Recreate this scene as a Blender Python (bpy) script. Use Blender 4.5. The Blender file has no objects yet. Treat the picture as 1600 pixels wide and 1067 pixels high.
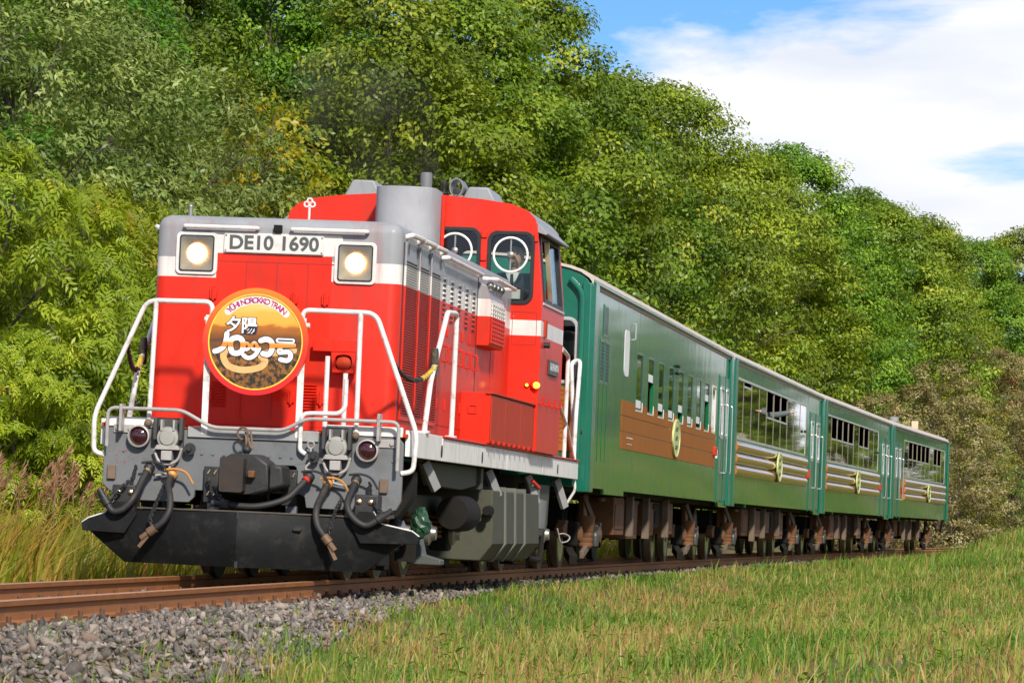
import bpy, bmesh, math, random
import numpy as np
from mathutils import Vector, Matrix
from mathutils.geometry import tessellate_polygon

PI = math.pi
rad = math.radians
random.seed(7)
RNG = np.random.default_rng(11)
S = bpy.context.scene
COL = S.collection

# ------------------------------------------------------------------ camera
cd = bpy.data.cameras.new('camera'); cam = bpy.data.objects.new('camera', cd); COL.objects.link(cam)
cd.sensor_width = 36.0; cd.lens = 6280.0 / 1600.0 * 36.0
cd.clip_start = 0.5; cd.clip_end = 9000.0
cam.location = (6.277, -33.32, 0.326)
cam.rotation_euler = (rad(90) + math.atan((842.34 - 533.5) / 6280.0), 0, rad(6.902))
S.camera = cam

# ------------------------------------------------------------------ sky with drifting cloud banks
SUN_AZ, SUN_EL = 157.0, 34.0     # compass-style: 0 = +Y, clockwise; sun stands behind the camera
W = bpy.data.worlds.new('World'); S.world = W; W.use_nodes = True
nt = W.node_tree; nt.nodes.clear()
def wn(t, **k):
    n = nt.nodes.new(t)
    for a, b in k.items(): setattr(n, a, b)
    return n
sky = wn('ShaderNodeTexSky', sky_type='NISHITA', sun_disc=False)
sky.sun_elevation = rad(SUN_EL); sky.sun_rotation = rad(SUN_AZ)
sky.air_density = 1.0; sky.dust_density = 0.15; sky.ozone_density = 3.0
tc = wn('ShaderNodeTexCoord')
mp = wn('ShaderNodeMapping'); mp.inputs['Scale'].default_value = (1.0, 1.0, 4.6); mp.inputs['Location'].default_value = (3.3, 0.0, 0.325)
nz = wn('ShaderNodeTexNoise'); nz.inputs['Scale'].default_value = 4.2; nz.inputs['Detail'].default_value = 7.0
nz.inputs['Roughness'].default_value = 0.56; nz.inputs['Distortion'].default_value = 0.35
rp = wn('ShaderNodeValToRGB'); rp.color_ramp.elements[0].position = 0.465; rp.color_ramp.elements[1].position = 0.54
nz2 = wn('ShaderNodeTexNoise'); nz2.inputs['Scale'].default_value = 9.0; nz2.inputs['Detail'].default_value = 6.0
rp2 = wn('ShaderNodeValToRGB')
rp2.color_ramp.elements[0].position = 0.35; rp2.color_ramp.elements[0].color = (4.3, 4.55, 5.05, 1)
rp2.color_ramp.elements[1].position = 0.62; rp2.color_ramp.elements[1].color = (5.7, 5.65, 5.65, 1)
hs = wn('ShaderNodeHueSaturation'); hs.inputs['Saturation'].default_value = 1.38; hs.inputs['Value'].default_value = 0.56
tint = wn('ShaderNodeMixRGB', blend_type='MULTIPLY'); tint.inputs[0].default_value = 1.0; tint.inputs[2].default_value = (0.82, 0.90, 1.16, 1)
mx = wn('ShaderNodeMixRGB'); bg = wn('ShaderNodeBackground'); wo = wn('ShaderNodeOutputWorld')
bg.inputs['Strength'].default_value = 0.135
L_ = nt.links.new
L_(tc.outputs['Generated'], mp.inputs[0]); L_(mp.outputs[0], nz.inputs[0]); L_(mp.outputs[0], nz2.inputs[0])
L_(nz.outputs[0], rp.inputs[0]); L_(nz2.outputs[0], rp2.inputs[0])
L_(sky.outputs[0], hs.inputs['Color']); L_(hs.outputs[0], tint.inputs[1]); L_(tint.outputs[0], mx.inputs[1])
L_(rp.outputs[0], mx.inputs[0]); L_(rp2.outputs[0], mx.inputs[2]); L_(mx.outputs[0], bg.inputs[0]); L_(bg.outputs[0], wo.inputs[0])

# ------------------------------------------------------------------ sun
sd = bpy.data.lights.new('sun', 'SUN'); sd.energy = 3.7; sd.angle = rad(4.0); sd.color = (1.0, 0.94, 0.84)
so = bpy.data.objects.new('sun', sd); COL.objects.link(so)
_az, _el = rad(SUN_AZ), rad(SUN_EL)
_to = Vector((math.sin(_az) * math.cos(_el), math.cos(_az) * math.cos(_el), math.sin(_el)))
so.rotation_euler = (-_to).to_track_quat('-Z', 'Y').to_euler()

# ------------------------------------------------------------------ exposure
S.view_settings.view_transform = 'Standard'; S.view_settings.look = 'None'
S.view_settings.exposure = 0.52; S.view_settings.gamma = 1.0; S.view_settings.use_curve_mapping = False
S.render.engine = 'CYCLES'
S.cycles.use_denoising = True
S.cycles.max_bounces = 7; S.cycles.diffuse_bounces = 3; S.cycles.glossy_bounces = 3
S.cycles.transmission_bounces = 5; S.cycles.transparent_max_bounces = 12
S.cycles.volume_step_rate = 2.0; S.cycles.volume_max_steps = 128
S.cycles.caustics_reflective = False; S.cycles.caustics_refractive = False

# ------------------------------------------------------------------ track geometry: a gentle canted curve
RC = 1340.0
CANT = rad(2.2)
def curve_pt(s): return Vector((s * s / (2 * RC), s, 0))
def frame_matrix(s0, s1, cant=CANT):
    a, b = curve_pt(s0), curve_pt(s1); t = (b - a).normalized()
    x = Vector((t.y, -t.x, 0)); z = Vector((0, 0, 1))
    xx = x * math.cos(cant) - z * math.sin(cant); zz = x * math.sin(cant) + z * math.cos(cant)
    m = Matrix(((xx.x, t.x, zz.x, a.x), (xx.y, t.y, zz.y, a.y), (xx.z, t.z, zz.z, a.z), (0, 0, 0, 1)))
    return m
def sd2w(s, d, z=0.0):      # arc position, sideways offset -> world
    h = s / RC
    return Vector((s * s / (2 * RC) + d * math.cos(h), s - d * math.sin(h), z))
def sstep(a, b, x):
    t = np.clip((np.asarray(x, float) - a) / (b - a), 0, 1)
    return t * t * (3 - 2 * t)
def ground_z(s, d):
    s = np.asarray(s, float); d = np.asarray(d, float)
    z = -0.17 - 0.0384 * np.clip(d, -2.0, 2.0)
    z = z - 0.20 * sstep(1.45, 2.5, d) - 0.30 * sstep(1.45, 2.6, -d)
    z = z + 0.030 * np.clip(d - 2.6, 0, 60)
    z = z + 1.15 * sstep(25, 100, s) * sstep(1.9, 7.0, d) + 1.9 * sstep(45, 115, s) * sstep(2.6, 9.0, d)
    z = z + 0.10 * sstep(2.0, 6.0, d) * np.sin(s * 0.35 + d * 0.8) * 0.6
    z = z + 0.16 * np.clip(-d - 6.0, 0, 12) + 7.0 * sstep(14, 60, -d) + 4.0 * sstep(190, 330, s) * sstep(-4, 6, -d)
    z = z + 3.0 * sstep(240, 420, s) * sstep(8, 60, d)
    return z

# ------------------------------------------------------------------ mesh helpers
def setp(o, label=None, cat=None, group=None, kind=None):
    if label: o['label'] = label
    if cat: o['category'] = cat
    if group: o['group'] = group
    if kind: o['kind'] = kind
    return o
def empty(name, mat=None, label=None, cat=None, group=None):
    o = bpy.data.objects.new(name, None); COL.objects.link(o); o.empty_display_size = 0.3
    if mat is not None: o.matrix_world = mat
    return setp(o, label, cat, group)
def link(name, me, parent=None, loc=None, rot=None, scale=None):
    o = bpy.data.objects.new(name, me); COL.objects.link(o)
    if parent is not None: o.parent = parent
    if loc is not None: o.location = loc
    if rot is not None: o.rotation_euler = rot
    if scale is not None: o.scale = scale
    return o
def rpath(pts, r=0.06, n=5):
    """round the corners of a polyline"""
    P = [Vector(p) for p in pts]; out = [P[0]]
    for i in range(1, len(P) - 1):
        a, b, c = P[i - 1], P[i], P[i + 1]
        d1, d2 = (a - b), (c - b); l1, l2 = d1.length, d2.length
        rr = min(r, l1 * 0.48, l2 * 0.48)
        p0 = b + d1 / l1 * rr; p1 = b + d2 / l2 * rr
        for k in range(n + 1):
            t = k / n; out.append(p0 * (1 - t) ** 2 + b * 2 * t * (1 - t) + p1 * t * t)
    out.append(P[-1]); return out
def rrect(x0, x1, z0, z1, r, n=5):
    out = []
    for cx, cz, a0 in ((x1 - r, z1 - r, 0), (x0 + r, z1 - r, 90), (x0 + r, z0 + r, 180), (x1 - r, z0 + r, 270)):
        for k in range(n + 1):
            a = rad(a0 + 90 * k / n); out.append((cx + r * math.cos(a), cz + r * math.sin(a)))
    return out
def circ(cx, cz, r, n=32, rz=None):
    rz = r if rz is None else rz
    return [(cx + r * math.cos(2 * PI * k / n), cz + rz * math.sin(2 * PI * k / n)) for k in range(n)]

class MB:
    def __init__(s): s.v = []; s.f = []; s.post = None
    def add(s, vs, fs):
        o = len(s.v)
        s.v += [tuple(v) for v in vs]; s.f += [tuple(i + o for i in f) for f in fs]; return s
    def box(s, x0, x1, y0, y1, z0, z1):
        return s.add([(x0, y0, z0), (x1, y0, z0), (x1, y1, z0), (x0, y1, z0), (x0, y0, z1), (x1, y0, z1), (x1, y1, z1), (x0, y1, z1)],
                     [(3, 2, 1, 0), (4, 5, 6, 7), (0, 1, 5, 4), (1, 2, 6, 5), (2, 3, 7, 6), (3, 0, 4, 7)])
    def bar(s, p0, p1, w, h):
        """rectangular bar from p0 to p1"""
        p0, p1 = Vector(p0), Vector(p1); d = (p1 - p0).normalized()
        a = d.cross(Vector((0, 0, 1)));
        if a.length < 1e-3: a = Vector((1, 0, 0))
        a.normalize(); b = a.cross(d).normalized()
        vs = []
        for p in (p0, p1):
            for i, j in ((-1, -1), (1, -1), (1, 1), (-1, 1)): vs.append(p + a * w / 2 * i + b * h / 2 * j)
        return s.add(vs, [(3, 2, 1, 0), (4, 5, 6, 7), (0, 1, 5, 4), (1, 2, 6, 5), (2, 3, 7, 6), (3, 0, 4, 7)])
    def tube(s, pts, r, n=8, caps=True, rs=None):
        P = [Vector(p) for p in pts]; m = len(P); ring = []
        t0 = (P[1] - P[0]).normalized()
        up = Vector((0, 0, 1)) if abs(t0.z) < 0.9 else Vector((1, 0, 0))
        nrm = (up - t0 * up.dot(t0)).normalized(); vs = []
        for i in range(m):
            t = (P[min(i + 1, m - 1)] - P[max(i - 1, 0)])
            t = t.normalized() if t.length > 1e-9 else t0
            nrm = (nrm - t * nrm.dot(t)).normalized(); b = t.cross(nrm)
            ri = rs[i] if rs else r
            for k in range(n):
                a = 2 * PI * k / n; vs.append(P[i] + (nrm * math.cos(a) + b * math.sin(a)) * ri)
        fs = [(i * n + k, i * n + (k + 1) % n, (i + 1) * n + (k + 1) % n, (i + 1) * n + k) for i in range(m - 1) for k in range(n)]
        if caps: fs += [tuple(range(n - 1, -1, -1)), tuple((m - 1) * n + k for k in range(n))]
        return s.add(vs, fs)
    def cyl(s, p0, p1, r0, r1=None, n=20, caps=True):
        return s.tube([p0, p1], r0, n, caps, [r0, r0 if r1 is None else r1])
    def lathe(s, c, axis, prof, n=28):
        """prof: list of (offset along axis, radius)"""
        c, ax = Vector(c), Vector(axis).normalized()
        a = ax.cross(Vector((0, 0, 1)) if abs(ax.z) < .9 else Vector((1, 0, 0))).normalized(); b = ax.cross(a)
        vs = []; m = len(prof)
        for o, r in prof:
            for k in range(n):
                t = 2 * PI * k / n; vs.append(c + ax * o + (a * math.cos(t) + b * math.sin(t)) * max(r, 1e-4))
        fs = [(i * n + k, i * n + (k + 1) % n, (i + 1) * n + (k + 1) % n, (i + 1) * n + k) for i in range(m - 1) for k in range(n)]
        fs += [tuple(range(n - 1, -1, -1)), tuple((m - 1) * n + k for k in range(n))]
        return s.add(vs, fs)
    def plate(s, outer, holes, axis, a0, a1):
        """extruded outline with holes; axis y: (x,z)  x: (y,z)  z: (x,y)"""
        def to(p, a):
            u, w = p
            return (u, a, w) if axis == 'y' else (a, u, w) if axis == 'x' else (u, w, a)
        loops = [list(outer)] + [list(h) for h in holes]
        flat = [p for l in loops for p in l]; N = len(flat)
        tri = tessellate_polygon([[Vector((p[0], p[1], 0)) for p in l] for l in loops])
        vs = [to(p, a0) for p in flat] + [to(p, a1) for p in flat]
        fs = [tuple(t) for t in tri] + [tuple(i + N for i in reversed(t)) for t in tri]
        o = 0
        for l in loops:
            n = len(l)
            fs += [(o + k, o + (k + 1) % n, o + (k + 1) % n + N, o + k + N) for k in range(n)]; o += n
        return s.add(vs, fs)
    def torus(s, c, axis, R, r, n=32, m=8):
        c, ax = Vector(c), Vector(axis).normalized()
        a = ax.cross(Vector((0, 0, 1)) if abs(ax.z) < .9 else Vector((1, 0, 0))).normalized(); b = ax.cross(a); vs = []
        for i in range(n):
            t = 2 * PI * i / n; d = a * math.cos(t) + b * math.sin(t)
            for j in range(m):
                u = 2 * PI * j / m; vs.append(c + d * (R + r * math.cos(u)) + ax * r * math.sin(u))
        fs = [(i * m + j, ((i + 1) % n) * m + j, ((i + 1) % n) * m + (j + 1) % m, i * m + (j + 1) % m) for i in range(n) for j in range(m)]
        return s.add(vs, fs)
    def ball(s, c, r, n=12, m=8, sx=1, sy=1, sz=1):
        c = Vector(c); vs = []
        for i in range(m + 1):
            ph = PI * i / m
            for k in range(n):
                t = 2 * PI * k / n
                vs.append((c.x + r * sx * math.sin(ph) * math.cos(t), c.y + r * sy * math.sin(ph) * math.sin(t), c.z + r * sz * math.cos(ph)))
        fs = [(i * n + k, (i + 1) * n + k, (i + 1) * n + (k + 1) % n, i * n + (k + 1) % n) for i in range(m) for k in range(n)]
        return s.add(vs, fs)
    def mesh(s, name, mat, smooth=35):
        me = bpy.data.meshes.new(name); v = s.v if s.post is None else [s.post(p) for p in s.v]
        me.from_pydata(v, [], s.f)
        bm = bmesh.new(); bm.from_mesh(me)
        bmesh.ops.remove_doubles(bm, verts=bm.verts, dist=1e-5)
        bmesh.ops.recalc_face_normals(bm, faces=bm.faces); bm.to_mesh(me); bm.free()
        if mat: me.materials.append(mat)
        if smooth:
            me.polygons.foreach_set('use_smooth', [True] * len(me.polygons)); me.set_sharp_from_angle(angle=rad(smooth))
        return me
    def build(s, name, mat, parent=None, bevel=0, seg=2, smooth=35):
        o = link(name, s.mesh(name, mat, smooth), parent)
        if bevel:
            b = o.modifiers.new('bevel', 'BEVEL'); b.width = bevel; b.segments = seg; b.limit_method = 'ANGLE'; b.angle_limit = rad(40)
        return o

def np_mesh(name, V, F, mat, attr=None, smooth=False):
    """fast mesh from arrays: V (n,3), F (m,k)"""
    me = bpy.data.meshes.new(name); n = len(V); m, k = F.shape
    me.vertices.add(n); me.vertices.foreach_set('co', np.ascontiguousarray(V, np.float32).ravel())
    me.loops.add(m * k); me.loops.foreach_set('vertex_index', np.ascontiguousarray(F, np.int32).ravel())
    me.polygons.add(m); me.polygons.foreach_set('loop_start', np.arange(0, m * k, k, dtype=np.int32))
    me.update(calc_edges=True)
    if smooth: me.polygons.foreach_set('use_smooth', np.ones(m, bool))
    if attr:
        for nm, a in attr.items():
            at = me.attributes.new(nm, 'FLOAT', 'POINT'); at.data.foreach_set('value', np.ascontiguousarray(a, np.float32))
    if mat: me.materials.append(mat)
    return me

# ------------------------------------------------------------------ materials
MATS = {}
def nodes_of(name):
    m = bpy.data.materials.new(name); m.use_nodes = True; t = m.node_tree; t.nodes.clear()
    o = t.nodes.new('ShaderNodeOutputMaterial'); p = t.nodes.new('ShaderNodeBsdfPrincipled'); t.links.new(p.outputs[0], o.inputs[0])
    MATS[name] = m
    return m, t, p, o
def nnode(t, typ, **k):
    n = t.nodes.new(typ)
    for a, b in k.items():
        if a in n.inputs: n.inputs[a].default_value = b
        else: setattr(n, a, b)
    return n
def ramp(t, stops, mode='LINEAR'):
    r = t.nodes.new('ShaderNodeValToRGB'); cr = r.color_ramp; cr.interpolation = mode
    while len(cr.elements) < len(stops): cr.elements.new(0.5)
    for e, (p, c) in zip(cr.elements, stops): e.position = p; e.color = (*c, 1) if len(c) == 3 else c
    return r
def paint(name, col, rough=0.4, metal=0.0, coat=0.0, var=0.12, dirt=None, dirt_amt=0.0, scale=3.0, bump=0.0, bscale=30, stretch=(1, 1, 1), bands=None, dscale=5.0, streak=False, coatrough=0.08, spec=0.5):
    """coloured surface: slight tone variation, dirt patches, small bumps, optional painted height bands [(z, colour), ...] from the bottom up"""
    m, t, p, o = nodes_of(name); lk = t.links.new
    tcx = nnode(t, 'ShaderNodeTexCoord')
    mpn = nnode(t, 'ShaderNodeMapping'); mpn.inputs['Scale'].default_value = stretch
    lk(tcx.outputs['Object'], mpn.inputs[0])
    n1 = nnode(t, 'ShaderNodeTexNoise', Scale=scale, Detail=5.0, Roughness=0.6); lk(mpn.outputs[0], n1.inputs[0])
    if bands:
        sx = nnode(t, 'ShaderNodeSeparateXYZ'); lk(tcx.outputs['Object'], sx.inputs[0])
        cur = None
        for i, (z, c) in enumerate(bands):
            if cur is None:
                rgb = nnode(t, 'ShaderNodeRGB'); rgb.outputs[0].default_value = (*c, 1); cur = rgb.outputs[0]; continue
            g = nnode(t, 'ShaderNodeMath', operation='GREATER_THAN'); g.inputs[1].default_value = z; lk(sx.outputs[2], g.inputs[0])
            mm = nnode(t, 'ShaderNodeMixRGB'); lk(g.outputs[0], mm.inputs[0]); lk(cur, mm.inputs[1]); mm.inputs[2].default_value = (*c, 1); cur = mm.outputs[0]
        base = cur
    else:
        rgb = nnode(t, 'ShaderNodeRGB'); rgb.outputs[0].default_value = (*col, 1); base = rgb.outputs[0]
    mr = nnode(t, 'ShaderNodeMapRange'); mr.inputs['From Min'].default_value = 0.3; mr.inputs['From Max'].default_value = 0.7
    mr.inputs['To Min'].default_value = 1 - var; mr.inputs['To Max'].default_value = 1 + var; lk(n1.outputs[0], mr.inputs[0])
    mu = nnode(t, 'ShaderNodeMixRGB', blend_type='MULTIPLY'); mu.inputs[0].default_value = 1; lk(base, mu.inputs[1]); lk(mr.outputs[0], mu.inputs[2])
    out = mu.outputs[0]
    if dirt:
        mp2 = nnode(t, 'ShaderNodeMapping'); mp2.inputs['Scale'].default_value = (1, 1, 0.12) if streak else (1, 1, 1); lk(tcx.outputs['Object'], mp2.inputs[0])
        n2 = nnode(t, 'ShaderNodeTexNoise', Scale=dscale * (3 if streak else 1), Detail=8.0, Roughness=0.68); lk(mp2.outputs[0], n2.inputs[0])
        r2 = ramp(t, [(0.52, (0, 0, 0)), (0.74, (1, 1, 1))]); lk(n2.outputs[0], r2.inputs[0])
        ma = nnode(t, 'ShaderNodeMath', operation='MULTIPLY'); ma.inputs[1].default_value = dirt_amt; lk(r2.outputs[0], ma.inputs[0])
        m2 = nnode(t, 'ShaderNodeMixRGB'); lk(ma.outputs[0], m2.inputs[0]); lk(out, m2.inputs[1]); m2.inputs[2].default_value = (*dirt, 1); out = m2.outputs[0]
    lk(out, p.inputs['Base Color'])
    p.inputs['Metallic'].default_value = metal; p.inputs['Coat Weight'].default_value = coat; p.inputs['Coat Roughness'].default_value = coatrough
    p.inputs['Specular IOR Level'].default_value = spec
    rr = nnode(t, 'ShaderNodeMapRange'); rr.inputs['To Min'].default_value = max(0.02, rough - 0.1); rr.inputs['To Max'].default_value = min(1, rough + 0.15)
    lk(n1.outputs[0], rr.inputs[0]); lk(rr.outputs[0], p.inputs['Roughness'])
    if bump:
        n3 = nnode(t, 'ShaderNodeTexNoise', Scale=bscale, Detail=4.0); lk(mpn.outputs[0], n3.inputs[0])
        b = nnode(t, 'ShaderNodeBump'); b.inputs['Strength'].default_value = bump; b.inputs['Distance'].default_value = 0.02
        lk(n3.outputs[0], b.inputs['Height']); lk(b.outputs[0], p.inputs['Normal']); lk(b.outputs[0], p.inputs['Coat Normal'])
    return m
def emit(name, col, strength):
    m, t, p, o = nodes_of(name); p.inputs['Base Color'].default_value = (*col, 1)
    p.inputs['Emission Color'].default_value = (*col, 1); p.inputs['Emission Strength'].default_value = strength; return m
def glassy(name, tint=(0.75, 0.85, 0.8), rough=0.02, boost=1.6):
    """thin window glass: see-through with mirror reflections that grow at grazing angles"""
    m, t, p, o = nodes_of(name); lk = t.links.new; t.nodes.remove(p)
    tr = nnode(t, 'ShaderNodeBsdfTransparent'); tr.inputs[0].default_value = (*tint, 1)
    gl = nnode(t, 'ShaderNodeBsdfGlossy'); gl.inputs['Roughness'].default_value = rough; gl.inputs[0].default_value = (1, 1, 1, 1)
    fr = nnode(t, 'ShaderNodeFresnel'); fr.inputs['IOR'].default_value = 1.5
    mx = nnode(t, 'ShaderNodeMixShader'); ma = nnode(t, 'ShaderNodeMath', operation='MULTIPLY'); ma.inputs[1].default_value = boost; ma.use_clamp = True
    lk(fr.outputs[0], ma.inputs[0]); lk(ma.outputs[0], mx.inputs[0]); lk(tr.outputs[0], mx.inputs[1]); lk(gl.outputs[0], mx.inputs[2]); lk(mx.outputs[0], o.inputs[0])
    return m
RED = (0.62, 0.019, 0.004); WHT = (0.68, 0.64, 0.60); GRY = (0.27, 0.275, 0.285)
GRIME = (0.10, 0.07, 0.05)
hood_paint = paint('hood_paint', RED, 0.45, spec=0.3, coat=0.10, var=0.09, dirt=(0.24, 0.045, 0.03), dirt_amt=0.42, streak=True, dscale=1.6, bands=[(0, RED), (2.56, WHT), (2.73, GRY)], bump=0.03, bscale=6)
cab_paint = paint('cab_paint', RED, 0.45, spec=0.3, coat=0.12, var=0.05, dirt=(0.25, 0.05, 0.035), dirt_amt=0.4, streak=True, dscale=1.6, bands=[(0, RED), (2.50, WHT), (2.66, RED)], bump=0.03, bscale=5)
red = paint('red_paint', RED, 0.45, spec=0.3, coat=0.10, var=0.09, dirt=(0.22, 0.04, 0.025), dirt_amt=0.45, streak=True, dscale=1.6, bump=0.03, bscale=8)
dull_red = paint('dull_red_paint', (0.46, 0.045, 0.016), 0.65, spec=0.2, var=0.1, dirt=(0.20, 0.05, 0.03), dirt_amt=0.4)  # duller, browner red for the deck, box lids and small fittings
grey = paint('roof_grey_paint', GRY, 0.45, var=0.08, dirt=(0.12, 0.11, 0.10), dirt_amt=0.4, streak=True)
white = paint('white_paint', WHT, 0.45, var=0.05, dirt=(0.30, 0.24, 0.18), dirt_amt=0.55)
pipe_white = paint('chipped_white_pipe', (0.72, 0.69, 0.66), 0.4, var=0.06, dirt=(0.16, 0.10, 0.06), dirt_amt=0.75, dscale=9)
sill_white = paint('streaked_white_sill', (0.76, 0.73, 0.68), 0.6, spec=0.3, var=0.06, dirt=(0.22, 0.17, 0.12), dirt_amt=0.6, streak=True, dscale=4)
buffer_grey = paint('buffer_grey_paint', (0.145, 0.15, 0.155), 0.5, var=0.1, dirt=(0.06, 0.055, 0.05), dirt_amt=0.5)
pipe_grey = paint('grey_pipe_paint', (0.36, 0.34, 0.32), 0.45, var=0.1, dirt=(0.14, 0.08, 0.05), dirt_amt=0.6, dscale=9)
black = paint('black_iron', (0.018, 0.018, 0.018), 0.55, var=0.25, dirt=(0.06, 0.045, 0.035), dirt_amt=0.5, bump=0.1)
plow_black = paint('plough_black', (0.008, 0.0085, 0.009), 0.6, var=0.4, dirt=(0.05, 0.043, 0.035), dirt_amt=0.55, dscale=7, bump=0.2, bscale=10, spec=0.2)
rubber = paint('rubber_hose', (0.02, 0.019, 0.018), 0.6, var=0.2, dirt=(0.08, 0.06, 0.045), dirt_amt=0.5)
steel = paint('dull_steel', (0.30, 0.29, 0.27), 0.4, metal=0.8, var=0.2, dirt=(0.10, 0.06, 0.04), dirt_amt=0.4)
chrome = paint('glow_tinted_chrome', (0.80, 0.58, 0.34), 0.30, metal=1.0, var=0.05)  # amber tint puts the headlamp glow into the metal colour
brass = paint('ochre_brass_tap', (0.55, 0.25, 0.06), 0.45, metal=0.2, var=0.2, dirt=(0.12, 0.06, 0.03), dirt_amt=0.5)
frame_olive = paint('dusty_tank_grey', (0.070, 0.070, 0.048), 0.7, spec=0.25, var=0.2, dirt=(0.05, 0.035, 0.025), dirt_amt=0.6, dscale=3)
rustbrown = paint('brake_dust_brown', (0.16, 0.066, 0.022), 0.8, var=0.3, dirt=(0.04, 0.025, 0.018), dirt_amt=0.7, dscale=4)
rustgrey = paint('dusty_bracket', (0.15, 0.105, 0.072), 0.8, var=0.25, dirt=(0.08, 0.045, 0.03), dirt_amt=0.7, dscale=4)
dark_under = paint('dark_underframe', (0.014, 0.012, 0.010), 0.85, spec=0.2, var=0.3)
wheel_steel = paint('wheel_steel', (0.05, 0.042, 0.036), 0.5, metal=0.4, var=0.3)
tyre_steel = paint('polished_tread', (0.42, 0.38, 0.34), 0.3, metal=0.9, var=0.1)
rubber_seal = paint('window_rubber', (0.012, 0.012, 0.013), 0.45, var=0.2)
cab_glass = glassy('cab_glass', (0.92, 0.95, 0.93), boost=0.7)
coach_glass = glassy('coach_glass', (0.30, 0.36, 0.28))
lamp_glass = glassy('lamp_glass', (0.95, 0.95, 0.92))
lens_red = paint('dark_red_lens', (0.035, 0.004, 0.006), 0.08, coat=1.0, var=0.1)
lamp_on = emit('lit_headlamp', (1.0, 0.62, 0.22), 5.0)
amber_on = emit('lit_amber_marker', (1.0, 0.30, 0.02), 5.0)
cab_inner = paint('pale_green_interior', (0.22, 0.32, 0.26), 0.6, var=0.1)
dark_inner = paint('dark_interior', (0.035, 0.038, 0.032), 0.7, var=0.2)
GREEN = (0.005, 0.130, 0.034); TEAL = (0.0015, 0.120, 0.072)
coach_green = paint('coach_green_paint', GREEN, 0.28, coat=0.7, coatrough=0.05, spec=0.08, var=0.14, dirt=(0.05, 0.19, 0.035), dirt_amt=0.4, dscale=1.2, bump=0.035, bscale=2.0, stretch=(1, 1.3, 0.22))
coach_teal = paint('coach_teal_paint', TEAL, 0.32, coat=0.6, var=0.1, dirt=(0.02, 0.07, 0.04), dirt_amt=0.3, bump=0.05, bscale=8)
roof_tan = paint('dusty_roof', (0.50, 0.42, 0.36), 0.7, var=0.12, dirt=(0.25, 0.2, 0.17), dirt_amt=0.4)
log_brown = paint('log_brown_paint', (0.40, 0.15, 0.035), 0.6, coat=1.0, coatrough=0.06, spec=0.1, var=0.12, dirt=(0.15, 0.06, 0.02), dirt_amt=0.3)
log_brown.node_tree.nodes['Principled BSDF'].inputs['Coat IOR'].default_value = 1.5
panel_brown = paint('wood_brown_panel', (0.32, 0.115, 0.020), 0.7, spec=0.12, var=0.16, scale=4, stretch=(1, 3, 0.5), dirt=(0.17, 0.07, 0.02), dirt_amt=0.5, streak=True)
# =================================================================== the diesel locomotive
LM = frame_matrix(0, 13.5, rad(2.45))
LOCO = empty('diesel_locomotive', LM, 'red diesel locomotive with white band and round sunset headmark leading the train', 'locomotive')
P = LOCO
def mir(fn):
    for sx in (1, -1): fn(sx)

# ---- hood: one long body with rounded shoulders and front edges
def hood():
    bm = bmesh.new()
    bmesh.ops.create_cube(bm, size=1)
    x, y0, y1, z0, z1 = 1.075, 0.75, 8.25, 1.26, 3.09
    for v in bm.verts: v.co = Vector(((v.co.x) * 2 * x, y0 + (v.co.y + .5) * (y1 - y0), z0 + (v.co.z + .5) * (z1 - z0)))
    es = [e for e in bm.edges if all(abs(v.co.y - y0) < 1e-4 for v in e.verts) and not all(abs(v.co.z - z0) < 1e-4 for v in e.verts)]
    es += [e for e in bm.edges if all(abs(v.co.z - z1) < 1e-4 for v in e.verts) and abs(e.verts[0].co.x - e.verts[1].co.x) < 1e-4]
    bmesh.ops.bevel(bm, geom=es, offset=0.105, segments=6, profile=0.5, affect='EDGES')
    # crown the roof slightly
    for v in bm.verts:
        if v.co.z > z1 - 1e-3: v.co.z += 0.03 * (1 - (v.co.x / x) ** 2)
    me = bpy.data.meshes.new('hood'); bm.to_mesh(me); bm.free(); me.materials.append(hood_paint)
    me.polygons.foreach_set('use_smooth', [True] * len(me.polygons)); me.set_sharp_from_angle(angle=rad(30))
    return link('hood', me, P)
H = hood()
# front face: white strip behind the number plate, door leaves, hinges, louvres, grab bars
MB().plate(rrect(-0.60, 0.56, 2.775, 2.955, 0.02), [], 'y', 0.744, 0.76).build('white_strip', white, H)
MB().plate([(-.535, 1.30), (.475, 1.30), (.475, 2.773), (-.535, 2.773)], [], 'y', .7465, .76).build('front_doors', red, H, .002)
seam = MB()
for x in (-0.27, 0.0, 0.27): seam.box(x - .004, x + .004, .7445, .76, 1.36, 2.70)
seam.box(-.55, .55, .7445, .76, 2.702, 2.709)
seam.build('door_seam', paint('seam_red', (0.36, 0.012, 0.008), 0.6), H)
for k, (x, z) in enumerate(((-.55, 2.42), (.16, 2.40), (.43, 2.40), (.17, 1.55), (.43, 1.55), (-.55, 1.55), (-.30, 2.41))):
    MB().box(x - .03, x + .03, .725, .75, z - .045, z + .045).cyl((x, .722, z - .06), (x, .722, z + .06), .012, n=10).build('hinge', red, H, 0.004)
for x0 in (-.53, .26):
    for i in range(9):
        z = 1.45 + i * .026
        MB().plate([(0.742, z), (0.728, z + .004), (0.752, z + .02)], [], 'x', x0, x0 + .13).build('louvre', red, H)
for x0, x1 in ((-.82, -.18), (.12, .78)):
    MB().tube(rpath([(x0, .73, 2.995), (x0, .69, 2.995), (x1, .69, 2.995), (x1, .73, 2.995)], .03), .017).build('grab_bar', pipe_white, P)
MB().box(-.04, .03, .70, .75, 2.965, 3.03).build('lamp_bracket', dark_under, H, .005)
MB().cyl((-.88, 1.2, 3.05), (-.88, 1.2, 3.2), .022).ball((-.88, 1.2, 3.2), .024).build('vent_pipe', steel, P)
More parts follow.
